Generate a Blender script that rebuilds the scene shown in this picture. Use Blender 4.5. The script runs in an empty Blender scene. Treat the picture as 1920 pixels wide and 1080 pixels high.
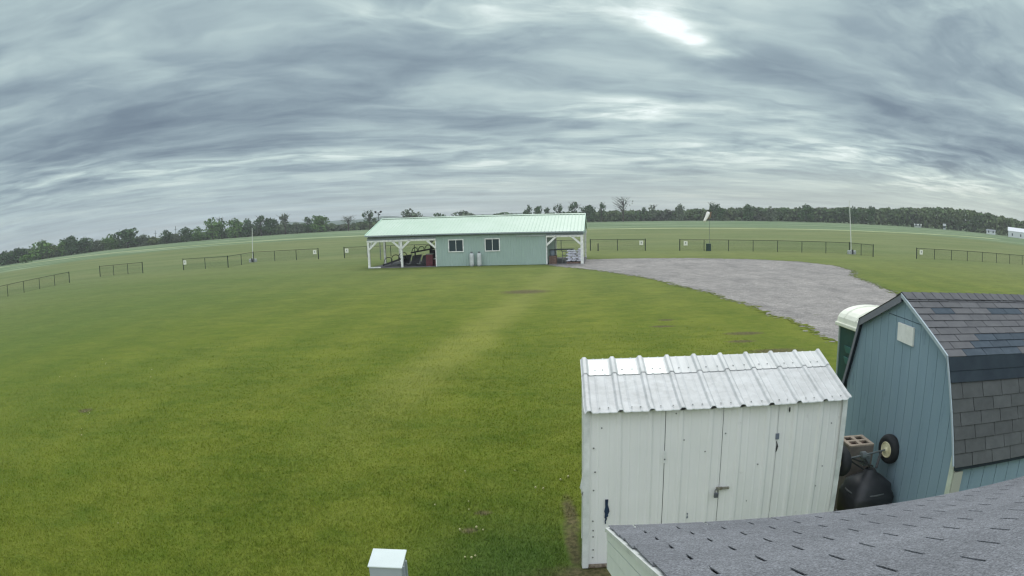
import bpy, math, random
import numpy as np
from mathutils import Matrix, Vector
R = math.radians
SC = bpy.context.scene
COL = SC.collection
random.seed(7)
NR = np.random.RandomState(11)

# ------------------------------------------------------------------ camera
H = 4.0
F0, A3, PITCH, ROLL, CX, CY, A4 = 1200.47773, -0.24957, 0.17823, -0.032, 935.28978, 623.6472, 0.32519
_f = np.array([0, math.cos(PITCH), -math.sin(PITCH)]); _r = np.array([1., 0, 0]); _u = np.cross(_r, _f)
CR = math.cos(ROLL) * _r + math.sin(ROLL) * _u
CU = -math.sin(ROLL) * _r + math.cos(ROLL) * _u
CF = _f
cd = bpy.data.cameras.new('camera'); cam = bpy.data.objects.new('camera', cd); COL.objects.link(cam); SC.camera = cam
cd.type = 'PANO'; cd.panorama_type = 'FISHEYE_LENS_POLYNOMIAL'
cd.sensor_width = 36; cd.sensor_fit = 'HORIZONTAL'
mm = F0 * 36 / 1920
cd.fisheye_fov = R(180)
cd.fisheye_polynomial_k0 = 0.0
cd.fisheye_polynomial_k1 = -1 / mm
cd.fisheye_polynomial_k2 = 0.0
cd.fisheye_polynomial_k3 = -A3 / mm ** 3
cd.fisheye_polynomial_k4 = -A4 / mm ** 4
cd.shift_x = -(CX - 960) / 1920
cd.shift_y = (CY - 540) / 1080
cd.clip_start = 0.05; cd.clip_end = 20000
cam.matrix_world = Matrix([[CR[i], CU[i], -CF[i], (0, 0, H)[i]] for i in range(3)] + [[0, 0, 0, 1]])

def U(x, y):
    """world direction seen at a point of the 1920x1080 photograph"""
    dx = x - CX; dy = CY - y; rr = math.hypot(dx, dy); q = rr / F0
    th = q + A3 * q ** 3 + A4 * q ** 4
    s = math.sin(th) / max(rr, 1e-9)
    return dx * s * CR + dy * s * CU + math.cos(th) * CF
def AT(x, y, z=0.):
    d = U(x, y); t = (z - H) / d[2]
    return Vector((d[0] * t, d[1] * t, z))
def G(x, y): return AT(x, y, 0.)
def RAY(x, y, dist):
    """point above/below ground on that line of sight at horizontal distance dist"""
    d = U(x, y); t = dist / math.hypot(d[0], d[1])
    return Vector((d[0] * t, d[1] * t, H + d[2] * t))

# ------------------------------------------------------------------ exposure, sky, sun
SC.render.engine = 'CYCLES'
SC.view_settings.view_transform = 'Standard'; SC.view_settings.look = 'None'
SC.view_settings.exposure = 0.0; SC.view_settings.gamma = 1.0
SC.view_settings.use_curve_mapping = False
try:
    SC.cycles.use_denoising = True
    SC.cycles.max_bounces = 5; SC.cycles.diffuse_bounces = 3; SC.cycles.glossy_bounces = 2
    SC.cycles.transparent_max_bounces = 8; SC.cycles.volume_bounces = 0
    SC.cycles.filter_width = 1.3
except Exception:
    pass
SUN_AZ, SUN_EL = 16.0, 52.0
w = bpy.data.worlds.new('World'); SC.world = w; w.use_nodes = True

class NT:
    """small helper to write node trees tersely"""
    def __init__(s, tree): s.t = tree; s.n = tree.nodes; s.l = tree.links
    def new(s, ty, **kw):
        nd = s.n.new(ty)
        for k, v in kw.items(): setattr(nd, k, v)
        return nd
    def put(s, sock, v):
        if v is None: return
        if hasattr(v, 'default_value') or isinstance(v, bpy.types.NodeSocket): s.l.new(v, sock)
        elif isinstance(v, (tuple, list)) and len(v) == 3 and sock.type == 'RGBA': sock.default_value = (*v, 1)
        else: sock.default_value = v
    def math(s, op, a, b=None, c=None, clamp=False):
        nd = s.new('ShaderNodeMath', operation=op, use_clamp=clamp)
        for i, v in enumerate((a, b, c)): s.put(nd.inputs[i], v)
        return nd.outputs[0]
    def vm(s, op, a, b=None):
        nd = s.new('ShaderNodeVectorMath', operation=op); s.put(nd.inputs[0], a)
        if b is not None: s.put(nd.inputs[1], b)
        return nd.outputs['Value'] if op in ('DOT_PRODUCT', 'LENGTH', 'DISTANCE') else nd.outputs[0]
    def mix(s, f, a, b, mode='MIX', clamp=True):
        nd = s.new('ShaderNodeMix', data_type='RGBA', blend_type=mode, clamp_factor=clamp)
        s.put(nd.inputs[0], f); s.put(nd.inputs[6], a); s.put(nd.inputs[7], b)
        return nd.outputs[2]
    def noise(s, vec, scale, detail=4, rough=.5, dist=0.):
        nd = s.new('ShaderNodeTexNoise'); s.put(nd.inputs['Vector'], vec)
        nd.inputs['Scale'].default_value = scale; nd.inputs['Detail'].default_value = detail
        nd.inputs['Roughness'].default_value = rough; nd.inputs['Distortion'].default_value = dist
        return nd.outputs['Fac']
    def rng(s, v, a, b, c=0., d=1., smooth=False):
        nd = s.new('ShaderNodeMapRange', clamp=True, interpolation_type='SMOOTHSTEP' if smooth else 'LINEAR')
        for i, x in enumerate((v, a, b, c, d)): s.put(nd.inputs[i], x)
        return nd.outputs[0]
    def xyz(s, v):
        nd = s.new('ShaderNodeSeparateXYZ'); s.put(nd.inputs[0], v); return nd.outputs
    def comb(s, x, y, z):
        nd = s.new('ShaderNodeCombineXYZ')
        for i, v in enumerate((x, y, z)): s.put(nd.inputs[i], v)
        return nd.outputs[0]
    def ramp(s, f, stops):
        nd = s.new('ShaderNodeValToRGB'); s.put(nd.inputs[0], f); e = nd.color_ramp.elements
        while len(e) < len(stops): e.new(.5)
        for i, (p, c) in enumerate(stops): e[i].position = p; e[i].color = (*c, 1)
        return nd.outputs[0]

def lin(*c):
    return tuple(((v / 255) / 12.92 if v / 255 <= .04045 else ((v / 255 + .055) / 1.055) ** 2.4) for v in c)

def build_world():
    T = NT(w.node_tree); T.n.clear()
    out = T.new('ShaderNodeOutputWorld'); bg = T.new('ShaderNodeBackground'); T.l.new(bg.outputs[0], out.inputs[0])
    sky = T.new('ShaderNodeTexSky', sky_type='NISHITA'); sky.sun_disc = False
    sky.sun_elevation = R(SUN_EL); sky.sun_rotation = R(SUN_AZ); sky.altitude = 230; sky.dust_density = 2.0
    tc = T.new('ShaderNodeTexCoord').outputs['Generated']
    D = T.vm('NORMALIZE', tc)
    x, y, z = T.xyz(D)
    zz = T.math('ADD', T.math('MAXIMUM', z, 0.), .055)
    px = T.math('DIVIDE', x, zz); py = T.math('DIVIDE', y, zz)
    # cloud layer seen as a sheet overhead, streaked along x
    qx = px; qy = T.math('SUBTRACT', py, T.math('MULTIPLY', px, .16))
    w1 = T.math('SUBTRACT', T.noise(T.comb(qx, qy, 0.), .45, 4, .55), .5); w2 = T.math('SUBTRACT', T.noise(T.comb(qx, qy, 7.), .5, 4, .55), .5)
    fx = T.math('ADD', qx, T.math('MULTIPLY', w1, 1.6)); fy = T.math('ADD', qy, T.math('MULTIPLY', w2, 1.1))
    n1 = T.noise(T.comb(T.math('MULTIPLY', fx, .36), T.math('MULTIPLY', fy, .55), 0.), 1.05, 6, .5, .25)
    n2 = T.noise(T.comb(T.math('MULTIPLY', fx, .75), T.math('MULTIPLY', fy, 1.35), 3.), 1.0, 6, .52, .3)
    n3 = T.noise(T.comb(T.math('MULTIPLY', fx, 2.2), T.math('MULTIPLY', fy, 3.4), 9.), 1.0, 5, .55, .3)
    dens = T.math('ADD', T.math('MULTIPLY', n1, .44), T.math('ADD', T.math('MULTIPLY', n2, .38), T.math('MULTIPLY', n3, .20)))
    dens = T.math('ADD', T.math('MULTIPLY', T.math('SUBTRACT', dens, .51), 1.12), .50)
    brk = T.rng(T.math('ADD', T.math('MULTIPLY', n2, .5), T.math('MULTIPLY', n3, .5)), .40, .62, 1.6, .1)   # thin places break up unevenly
    # broad thick and thin regions of the cloud deck: (direction, spread in rad, amount); + is darker
    def blob(px_, py_, sx, sy, amt):
        d = U(px_, py_); az = math.atan2(d[0], d[1]); el = math.asin(d[2])
        a = T.math('SUBTRACT', T.math('ARCTAN2', x, y), az)
        e = T.math('SUBTRACT', T.math('ARCSINE', z), el)
        q = T.math('ADD', T.math('POWER', T.math('DIVIDE', a, sx), 2.), T.math('POWER', T.math('DIVIDE', e, sy), 2.))
        g = T.math('MULTIPLY', T.math('EXPONENT', T.math('MULTIPLY', q, -1.)), amt)
        return T.math('MULTIPLY', g, brk) if amt < -.045 else g
    for b in BLOBS: dens = T.math('ADD', dens, blob(*b))
    col = T.ramp(dens, [(.24, (1.05, 1.14, 1.14)), (.33, lin(230, 244, 241)), (.41, lin(200, 218, 217)), (.49, lin(175, 195, 199)),
                        (.58, lin(149, 168, 178)), (.68, lin(124, 142, 156)), (.80, lin(104, 121, 138))])
    # thinner, brighter veil low on the horizon
    hz = T.rng(z, 0.0, .10, 1., 0., True)
    right = T.rng(x, -.3, .7)
    hcol = T.mix(right, lin(184, 201, 207), lin(214, 224, 209))
    nh = T.rng(T.noise(T.comb(T.math('MULTIPLY', px, .3), T.math('MULTIPLY', py, .9), 5.), 1.0, 4), .3, .7, .75, 1.12)
    col = T.mix(T.math('MULTIPLY', hz, .80), col, T.mix(1., hcol, T.comb(nh, nh, nh), 'MULTIPLY'))
    # overcast decks are several times brighter overhead than at the horizon
    up = T.rng(z, .36, .95, 1., ZEN, True)
    back = T.math('MULTIPLY', T.rng(y, .15, -.5, 1., BACK, True), up)   # unseen sky behind the camera brightened to fill the walls facing it
    col = T.mix(1., col, T.comb(T.math('MULTIPLY', back, 1.06), T.math('MULTIPLY', back, .99), back), 'MULTIPLY', False) if False else T.mix(1., col, T.mix(T.rng(back, 1., 1.8), (1., 1., 1.), (1.18, 1.0, 1.03)), 'MULTIPLY')  # warm magenta tint added to the brightened sky to cancel a green cast
    sc_ = T.new('ShaderNodeVectorMath', operation='SCALE'); T.l.new(col, sc_.inputs[0]); T.l.new(back, sc_.inputs[3]); col = sc_.outputs[0]
    # a little of the blue sky shows through the thin parts
    sk = T.vm('SCALE', sky.outputs[0]); T.n[-1].inputs[3].default_value = .10
    thin = T.rng(dens, .28, .5, .10, .03)
    T.l.new(T.mix(thin, col, sk), bg.inputs[0]); bg.inputs[1].default_value = 1.0
ZEN = 1.8; BACK = 2.1
BLOBS = [(300, 190, .42, .085, .10), (60, 150, .3, .12, .06), (640, 240, .45, .05, .07), (1850, 225, .22, .10, .13), (1570, 110, .22, .06, .09),
         (1235, 30, .035, .016, -.16), (1262, 52, .03, .014, -.17), (1298, 76, .03, .011, -.17), (1345, 100, .035, .008, -.16), (1170, 18, .08, .018, -.08), (1440, 120, .08, .03, .08), (1480, 225, .08, .014, -.08), (1610, 285, .10, .014, -.08), (1770, 345, .12, .016, -.07), (1700, 190, .12, .04, .06), (1175, 205, .10, .016, -.17), (960, 5, .30, .03, -.07), (1450, 285, .28, .02, -.06),
         (450, 305, .5, .018, -.07), (1800, 330, .2, .03, -.06), (820, 20, .2, .04, -.06), (1780, 10, .08, .05, -.08), (1100, 250, .4, .05, -.035)]
build_world()
sl = bpy.data.lights.new('sun', 'SUN'); sl.energy = 1.2; sl.angle = R(22); sl.color = (1., .96, .9)
so = bpy.data.objects.new('sun', sl); COL.objects.link(so)
sd = Vector((math.sin(R(SUN_AZ)) * math.cos(R(SUN_EL)), math.cos(R(SUN_AZ)) * math.cos(R(SUN_EL)), math.sin(R(SUN_EL))))
so.rotation_euler = sd.to_track_quat('Z', 'Y').to_euler(); so.location = (0, 0, 60)

# ------------------------------------------------------------------ helpers
def mat(name, c, rough=.7, metal=0., c2=None, scale=3., lo=.35, hi=.65, stretch=(1, 1, 1), bump=0., bscale=40., island=0., detail=5, coord='Object', spec=.5, c3=None, s3=1., l3=.6, h3=.7):
    m = bpy.data.materials.new(name); m.use_nodes = True; T = NT(m.node_tree); T.n.clear()
    o = T.new('ShaderNodeOutputMaterial'); b = T.new('ShaderNodeBsdfPrincipled'); T.l.new(b.outputs[0], o.inputs[0])
    b.inputs['Roughness'].default_value = rough; b.inputs['Metallic'].default_value = metal
    b.inputs['Specular IOR Level'].default_value = spec
    tc = T.new('ShaderNodeTexCoord').outputs[coord]
    v = T.vm('MULTIPLY', tc, stretch)
    col = None
    if c2 is not None: col = T.mix(T.rng(T.noise(v, scale, detail, .6), lo, hi), c, c2)
    if c3 is not None: col = T.mix(T.rng(T.noise(v, s3, 6, .65), l3, h3), col if col is not None else c, c3)
    if island:
        g = T.new('ShaderNodeNewGeometry').outputs['Random Per Island']
        k = T.rng(g, 0., 1., 1 - island, 1 + island)
        col = T.mix(1., col if col is not None else c, T.comb(k, k, k), 'MULTIPLY')
    T.put(b.inputs['Base Color'], col if col is not None else c)
    if bump:
        bn = T.new('ShaderNodeBump'); bn.inputs['Strength'].default_value = bump; bn.inputs['Distance'].default_value = .01
        T.l.new(T.noise(tc, bscale, 4, .6), bn.inputs['Height']); T.l.new(bn.outputs[0], b.inputs['Normal'])
    return m

class MB:
    """collects shapes for ONE mesh"""
    def __init__(s): s.v = []; s.f = []
    def add(s, vs, fs):
        o = len(s.v); s.v += [tuple(p) for p in vs]; s.f += [tuple(i + o for i in f) for f in fs]; return s
    def box(s, x0, x1, y0, y1, z0, z1):
        return s.add([(x0, y0, z0), (x1, y0, z0), (x1, y1, z0), (x0, y1, z0), (x0, y0, z1), (x1, y0, z1), (x1, y1, z1), (x0, y1, z1)],
                     [(0, 3, 2, 1), (4, 5, 6, 7), (0, 1, 5, 4), (1, 2, 6, 5), (2, 3, 7, 6), (3, 0, 4, 7)])
    def bar(s, a, b, wd, ht, up=(0, 0, 1)):
        a = Vector(a); b = Vector(b); d = (b - a).normalized(); u = Vector(up)
        if abs(d.dot(u)) > .98: u = Vector((0, 1, 0))
        sd_ = d.cross(u).normalized(); u = sd_.cross(d).normalized()
        q = [sd_ * (i * wd / 2) + u * (j * ht / 2) for i, j in ((-1, -1), (1, -1), (1, 1), (-1, 1))]
        return s.add([a + k for k in q] + [b + k for k in q], [(0, 3, 2, 1), (4, 5, 6, 7), (0, 1, 5, 4), (1, 2, 6, 5), (2, 3, 7, 6), (3, 0, 4, 7)])
    def tube(s, pts, rad, n=8, caps=True):
        pts = [Vector(p) for p in pts]; rs = rad if isinstance(rad, (list, tuple)) else [rad] * len(pts)
        o = len(s.v); ref = None
        for i, p in enumerate(pts):
            d = (pts[min(i + 1, len(pts) - 1)] - pts[max(i - 1, 0)]).normalized()
            if ref is None: ref = Vector((0, 0, 1)) if abs(d.z) < .9 else Vector((1, 0, 0))
            a = d.cross(ref).normalized(); b = d.cross(a).normalized(); ref = a.cross(d).normalized() if abs(a.cross(d).dot(d)) < .5 else ref
            for k in range(n):
                t = 2 * math.pi * k / n; s.v.append(tuple(p + (a * math.cos(t) + b * math.sin(t)) * rs[i]))
        for i in range(len(pts) - 1):
            for k in range(n): s.f.append((o + i * n + k, o + i * n + (k + 1) % n, o + (i + 1) * n + (k + 1) % n, o + (i + 1) * n + k))
        if caps:
            s.f.append(tuple(o + k for k in range(n))[::-1]); s.f.append(tuple(o + (len(pts) - 1) * n + k for k in range(n)))
        return s
    def lathe(s, prof, n=20, c=(0, 0, 0), axis='z'):
        o = len(s.v)
        for r, z in prof:
            for k in range(n):
                t = 2 * math.pi * k / n; p = (r * math.cos(t), r * math.sin(t), z)
                if axis == 'x': p = (p[2], p[0], p[1])
                if axis == 'y': p = (p[0], p[2], p[1])
                s.v.append((p[0] + c[0], p[1] + c[1], p[2] + c[2]))
        for i in range(len(prof) - 1):
            for k in range(n): s.f.append((o + i * n + k, o + i * n + (k + 1) % n, o + (i + 1) * n + (k + 1) % n, o + (i + 1) * n + k))
        s.f.append(tuple(o + k for k in range(n))[::-1]); s.f.append(tuple(o + (len(prof) - 1) * n + k for k in range(n)))
        return s
    def prism(s, poly, off):
        """poly: 3d points in a plane, off: extrusion vector"""
        n = len(poly); off = Vector(off)
        a = [Vector(p) for p in poly]
        return s.add(a + [p + off for p in a], [tuple(range(n))[::-1], tuple(range(n, 2 * n))] + [(i, (i + 1) % n, n + (i + 1) % n, n + i) for i in range(n)])
    def build(s, name, m, parent=None, smooth=False, bevel=0.):
        me = bpy.data.meshes.new(name); me.from_pydata(s.v, [], s.f); me.update()
        import bmesh
        bm = bmesh.new(); bm.from_mesh(me)
        if bm.faces and len(bm.faces) < 60000: bmesh.ops.recalc_face_normals(bm, faces=bm.faces)
        bm.to_mesh(me); bm.free()
        me.materials.append(m)
        if smooth:
            for p in me.polygons: p.use_smooth = True
        o = bpy.data.objects.new(name, me); COL.objects.link(o)
        if parent: o.parent = parent
        if bevel:
            b = o.modifiers.new('bevel', 'BEVEL'); b.width = bevel; b.segments = 2; b.limit_method = 'ANGLE'
        return o
def tag(o, label=None, cat=None, group=None, kind=None):
    if label: o['label'] = label
    if cat: o['category'] = cat
    if group: o['group'] = group
    if kind: o['kind'] = kind
    return o
def thing(name, label, cat, loc=(0, 0, 0), rz=0., group=None):
    o = bpy.data.objects.new(name, None); COL.objects.link(o); o.empty_display_size = .3
    o.location = loc; o.rotation_euler = (0, 0, rz)
    return tag(o, label, cat, group)
def dup(o, parent=None):
    c = o.copy(); COL.objects.link(c)
    if parent: c.parent = parent
    for ch in list(o.children): dup(ch, c)
    return c

# ------------------------------------------------------------------ ground
def ground_color(T, P):
    """grass colour as a function of the world position (shared by the turf sheet and the blades)"""
    x, y, z = T.xyz(P)
    big = T.noise(P, .045, 4, .55); mid = T.noise(P, .42, 5, .6); fine = T.noise(P, 3.2, 5, .65)
    # mowing passes, running away from the camera and slightly right
    u = T.math('SUBTRACT', x, T.math('MULTIPLY', y, .10))
    wob = T.math('MULTIPLY', T.math('SUBTRACT', T.noise(P, .12, 2), .5), 1.6)
    st = T.math('SINE', T.math('MULTIPLY', T.math('ADD', u, wob), 2 * math.pi / 4.0))
    st = T.rng(st, -.7, .7)
    base = T.mix(T.rng(big, .35, .65), lin(87, 105, 32), lin(106, 117, 39))
    base = T.mix(T.math('MULTIPLY', st, .46), base, lin(120, 127, 50))
    base = T.mix(T.rng(mid, .38, .72, 0., .75), base, lin(72, 92, 28))
    base = T.mix(T.rng(fine, .3, .75, 0., .5), base, lin(126, 130, 56))
    base = T.mix(T.rng(T.noise(T.vm('MULTIPLY', P, (.6, 1., 1.)), 1.1, 6, .7), .5, .68, 0., .55), base, lin(76, 98, 30))
    base = T.mix(T.rng(T.math('ADD', x, T.math('MULTIPLY', T.math('SUBTRACT', big, .5), 14.)), -22., -6., .6, 0.), base, lin(80, 102, 46))
    bd = T.math('ABSOLUTE', T.math('SUBTRACT', T.math('SUBTRACT', x, T.math('MULTIPLY', y, 0.2140)), -5.5000))
    base = T.mix(T.math('MULTIPLY', T.rng(T.math('ADD', bd, T.math('MULTIPLY', T.math('SUBTRACT', mid, .5), 1.8)), .2, 1.5, 1., 0., True), T.rng(y, 9., 16., 0., .36)), base, lin(142, 143, 76))
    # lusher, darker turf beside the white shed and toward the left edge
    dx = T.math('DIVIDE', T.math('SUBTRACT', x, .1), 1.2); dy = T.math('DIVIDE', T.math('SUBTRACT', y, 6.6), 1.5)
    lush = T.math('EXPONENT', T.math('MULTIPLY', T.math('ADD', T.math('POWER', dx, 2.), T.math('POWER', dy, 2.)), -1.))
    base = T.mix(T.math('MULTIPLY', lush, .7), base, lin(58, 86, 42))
    # far fields: paler airfield grass, then the young crop beyond the mown runway
    d = T.vm('LENGTH', P)
    base = T.mix(T.rng(d, 25., 85., 0., .88), base, T.mix(T.rng(T.noise(T.vm('MULTIPLY', P, (.4, 1., 1.)), .09, 4), .35, .65), lin(102, 116, 76), lin(120, 127, 86)))
    vv = T.math('ADD', y, T.math('MULTIPLY', x, .20))
    row = T.noise(T.comb(T.math('MULTIPLY', x, .012), T.math('MULTIPLY', vv, .11), 0.), 1.0, 3, .6)
    crop = T.mix(T.rng(row, .50, .62), lin(98, 119, 84), lin(138, 151, 118))
    base = T.mix(T.rng(d, 188., 203.), base, crop)
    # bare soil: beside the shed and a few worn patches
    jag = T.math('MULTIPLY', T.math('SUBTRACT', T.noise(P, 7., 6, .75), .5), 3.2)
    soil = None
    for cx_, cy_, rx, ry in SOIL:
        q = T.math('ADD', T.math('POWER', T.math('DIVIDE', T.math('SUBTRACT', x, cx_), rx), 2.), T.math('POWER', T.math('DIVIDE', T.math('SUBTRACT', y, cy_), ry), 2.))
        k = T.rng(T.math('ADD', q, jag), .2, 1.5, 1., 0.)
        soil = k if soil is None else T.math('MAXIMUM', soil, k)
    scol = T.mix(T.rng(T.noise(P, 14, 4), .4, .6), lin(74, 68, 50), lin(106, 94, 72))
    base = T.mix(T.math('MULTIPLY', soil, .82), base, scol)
    return base, fine
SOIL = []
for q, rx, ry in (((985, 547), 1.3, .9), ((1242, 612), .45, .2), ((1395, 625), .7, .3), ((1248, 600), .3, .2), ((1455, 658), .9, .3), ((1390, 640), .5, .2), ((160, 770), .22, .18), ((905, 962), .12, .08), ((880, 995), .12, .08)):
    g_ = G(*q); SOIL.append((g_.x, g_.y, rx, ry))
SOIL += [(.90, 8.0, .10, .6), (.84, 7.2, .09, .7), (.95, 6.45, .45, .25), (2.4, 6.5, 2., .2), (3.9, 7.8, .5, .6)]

def grass_mat(name, blade=False):
    m = bpy.data.materials.new(name); m.use_nodes = True; T = NT(m.node_tree); T.n.clear()
    o = T.new('ShaderNodeOutputMaterial'); b = T.new('ShaderNodeBsdfPrincipled'); T.l.new(b.outputs[0], o.inputs[0])
    P = T.new('ShaderNodeNewGeometry').outputs['Position']
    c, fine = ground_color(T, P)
    if blade:
        g = T.new('ShaderNodeNewGeometry').outputs['Random Per Island']
        k = T.rng(g, 0., 1., 1.28, 1.68); c = T.mix(1., c, T.comb(k, k, T.math('MULTIPLY', k, .9)), 'MULTIPLY')
    else:
        f2 = T.noise(T.vm('MULTIPLY', P, (1., .6, 1.)), 26, 4, .75)
        d = T.vm('LENGTH', P)
        f3 = T.noise(T.vm('MULTIPLY', P, (.55, 1., 1.)), 1.5, 6, .75); f4 = T.noise(T.vm('MULTIPLY', P, (.2, 1., 1.)), .35, 5, .7)
        k3 = T.math('ADD', 1., T.math('ADD', T.math('MULTIPLY', T.math('SUBTRACT', f3, .5), T.rng(d, 8., 40., .35, .75)), T.math('MULTIPLY', T.math('SUBTRACT', f4, .5), T.rng(d, 20., 90., .1, .6))))
        c = T.mix(1., c, T.comb(k3, k3, k3), 'MULTIPLY')
        amt = T.rng(d, 5., 60., .62, .16)
        k = T.math('ADD', 1., T.math('MULTIPLY', T.math('SUBTRACT', f2, .5), T.math('MULTIPLY', amt, 2.2)))
        c = T.mix(1., c, T.comb(k, k, k), 'MULTIPLY')
        bn = T.new('ShaderNodeBump'); bn.inputs['Strength'].default_value = .55; bn.inputs['Distance'].default_value = .03
        T.l.new(T.math('ADD', T.noise(P, 9, 4, .7), f2), bn.inputs['Height']); T.l.new(bn.outputs[0], b.inputs['Normal'])
    T.l.new(c, b.inputs['Base Color']); b.inputs['Roughness'].default_value = .9; b.inputs['Specular IOR Level'].default_value = .12
    return m
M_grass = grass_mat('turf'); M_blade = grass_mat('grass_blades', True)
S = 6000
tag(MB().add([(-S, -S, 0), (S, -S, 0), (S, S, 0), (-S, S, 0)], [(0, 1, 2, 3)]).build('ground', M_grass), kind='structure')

# gravel lot
M_gravel = bpy.data.materials.new('gravel'); M_gravel.use_nodes = True
def _gravel():
    T = NT(M_gravel.node_tree); T.n.clear()
    o = T.new('ShaderNodeOutputMaterial'); b = T.new('ShaderNodeBsdfPrincipled'); T.l.new(b.outputs[0], o.inputs[0])
    P = T.new('ShaderNodeNewGeometry').outputs['Position']
    c = T.mix(T.rng(T.noise(P, .35, 5, .6), .35, .65), lin(138, 135, 131), lin(154, 150, 145))
    tr = T.noise(T.vm('MULTIPLY', P, (1., .35, 1.)), .8, 4, .6)
    c = T.mix(T.rng(tr, .5, .7, 0., .55), c, lin(113, 111, 109))
    q4 = T.noise(T.vm('MULTIPLY', P, (.5, 1., 1.)), 3.2, 5, .75); k4 = T.rng(q4, .32, .68, .74, 1.24); c = T.mix(1., c, T.comb(k4, k4, k4), 'MULTIPLY')
    v = T.new('ShaderNodeTexVoronoi'); T.l.new(P, v.inputs['Vector']); v.inputs['Scale'].default_value = 22
    sp = T.xyz(v.outputs['Color'])[0]; k = T.rng(sp, 0., 1., .72, 1.28)
    c = T.mix(1., c, T.comb(k, k, k), 'MULTIPLY')
    c = T.mix(T.rng(T.noise(P, 1.6, 6, .7), .62, .75, 0., .7), c, lin(110, 116, 84))
    bn = T.new('ShaderNodeBump'); bn.inputs['Strength'].default_value = .6; bn.inputs['Distance'].default_value = .02
    T.l.new(T.noise(P, 16, 4, .7), bn.inputs['Height']); T.l.new(bn.outputs[0], b.inputs['Normal'])
    T.l.new(c, b.inputs['Base Color']); b.inputs['Roughness'].default_value = .95; b.inputs['Specular IOR Level'].default_value = .1
_gravel()
near = [(1035, 499), (1100, 505), (1180, 515), (1252, 530), (1330, 549), (1400, 571), (1480, 601), (1530, 622), (1573, 643)]
far = [(1690, 555), (1640, 533), (1606, 521), (1597, 516), (1602, 509), (1570, 499), (1500, 490.5), (1400, 486), (1300, 484), (1180, 484.5), (1100, 486.5)]
gp = [G(*q) for q in near] + [Vector((10.2, 15.5, 0)), Vector((9.6, 12.3, 0)), Vector((10.6, 9.5, 0)), Vector((15, 8, 0)), Vector((21, 14, 0)), Vector((22, 21, 0))] + [G(*q) for q in far]
gp += [Vector((5.0, 60.2, 0)), Vector((4.2, 56.5, 0))]
def jitter_loop(pts, step=.25, amp=.10):
    out = []
    for i, p in enumerate(pts):
        q = pts[(i + 1) % len(pts)]; n = max(1, int((q - p).length / step)); d = (q - p).normalized(); nrm = Vector((-d.y, d.x, 0))
        for k in range(n):
            r = p.lerp(q, k / n)
            out.append(r + nrm * amp * (math.sin(r.x * 2.1 + r.y * 1.3) * .8 + random.gauss(0, .55)))
    return out
import mathutils.geometry as mg
loop = jitter_loop(gp)
tri = mg.tessellate_polygon([loop])
tag(MB().add([(p.x, p.y, .004) for p in loop], [tuple(t) for t in tri]).build('gravel_lot', M_gravel), kind='structure')

# ragged margin: stray gravel in the grass, tufts of grass in the gravel
def margin():
    A = MB(); B = MB(); r2 = random.Random(9); n = len(loop)
    for i in range(n):
        p = loop[i]; q = loop[(i + 1) % n]; d = (q - p)
        if d.length < 1e-4: continue
        d.normalize(); nm_ = Vector((d.y, -d.x, 0)); far_ = p.length
        for _ in range(4):
            o_ = r2.gauss(0, .16); c = p.lerp(q, r2.random()) + nm_ * o_; rr = r2.uniform(.03, .10) * (1.15 - min(1, abs(o_)))
            k = [(c.x + rr * r2.uniform(.6, 1.4) * 1.5 * math.cos(t * math.pi / 3.5), c.y + rr * r2.uniform(.6, 1.4) * math.sin(t * math.pi / 3.5)) for t in range(7)]
            m_ = A if r2.random() < .5 else B; z_ = .007 + r2.random() * .004 + (0 if m_ is A else .006)
            m_.add([(x_, y_, z_) for x_, y_ in k], [tuple(range(7))])
    tag(A.build('stray_gravel', M_gravel), 'loose gravel strewn into the grass along the lot edge', 'gravel', kind='stuff')
    tag(B.build('grass_tufts', M_grass), 'grass creeping into the edge of the gravel lot', 'grass', kind='stuff')
margin()

# paler mown edge of the runway across the field
M_run = mat('mown_strip', lin(176, 184, 140), .95, c2=lin(140, 154, 108), scale=.08, coord='Object', spec=.1)
rl = [(-330, 226), (-200, 216), (-146, 209), (-76, 201), (-40, 196), (26, 181), (51, 172), (75, 163), (105, 160), (140, 163), (170, 167)]
mb = MB(); vs = []
for i, (x_, y_) in enumerate(rl):
    vs += [(x_, y_, .03), (x_ + .5, y_ + 7.5, .03)]
mb.add(vs, [(2 * i, 2 * i + 2, 2 * i + 3, 2 * i + 1) for i in range(len(rl) - 1)])
tag(mb.build('runway_edge', M_run), kind='structure')

# low far hills on the left, seen past the end of the tree line
M_hill = mat('far_hills', lin(80, 100, 86), .95, c2=lin(62, 84, 70), scale=.01, spec=.1)
vs = []; N = 60
for i in range(N + 1):
    az = R(-22 + 34 * i / N); hgt = (27 + 5 * math.sin(i * .35) + 3 * math.sin(i * .9 + 1)) * (1 - .55 * abs(i / N - .3))
    for dd, zz in ((1350, -1.), (1450, hgt * .32), (1560, hgt * .54), (1700, -1.)): vs.append((math.sin(az) * dd, math.cos(az) * dd, zz))
fs = [(i * 4 + k, (i + 1) * 4 + k, (i + 1) * 4 + k + 1, i * 4 + k + 1) for i in range(N) for k in range(3)]
tag(MB().add(vs, fs).build('hills', M_hill, smooth=True), kind='structure')

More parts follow.
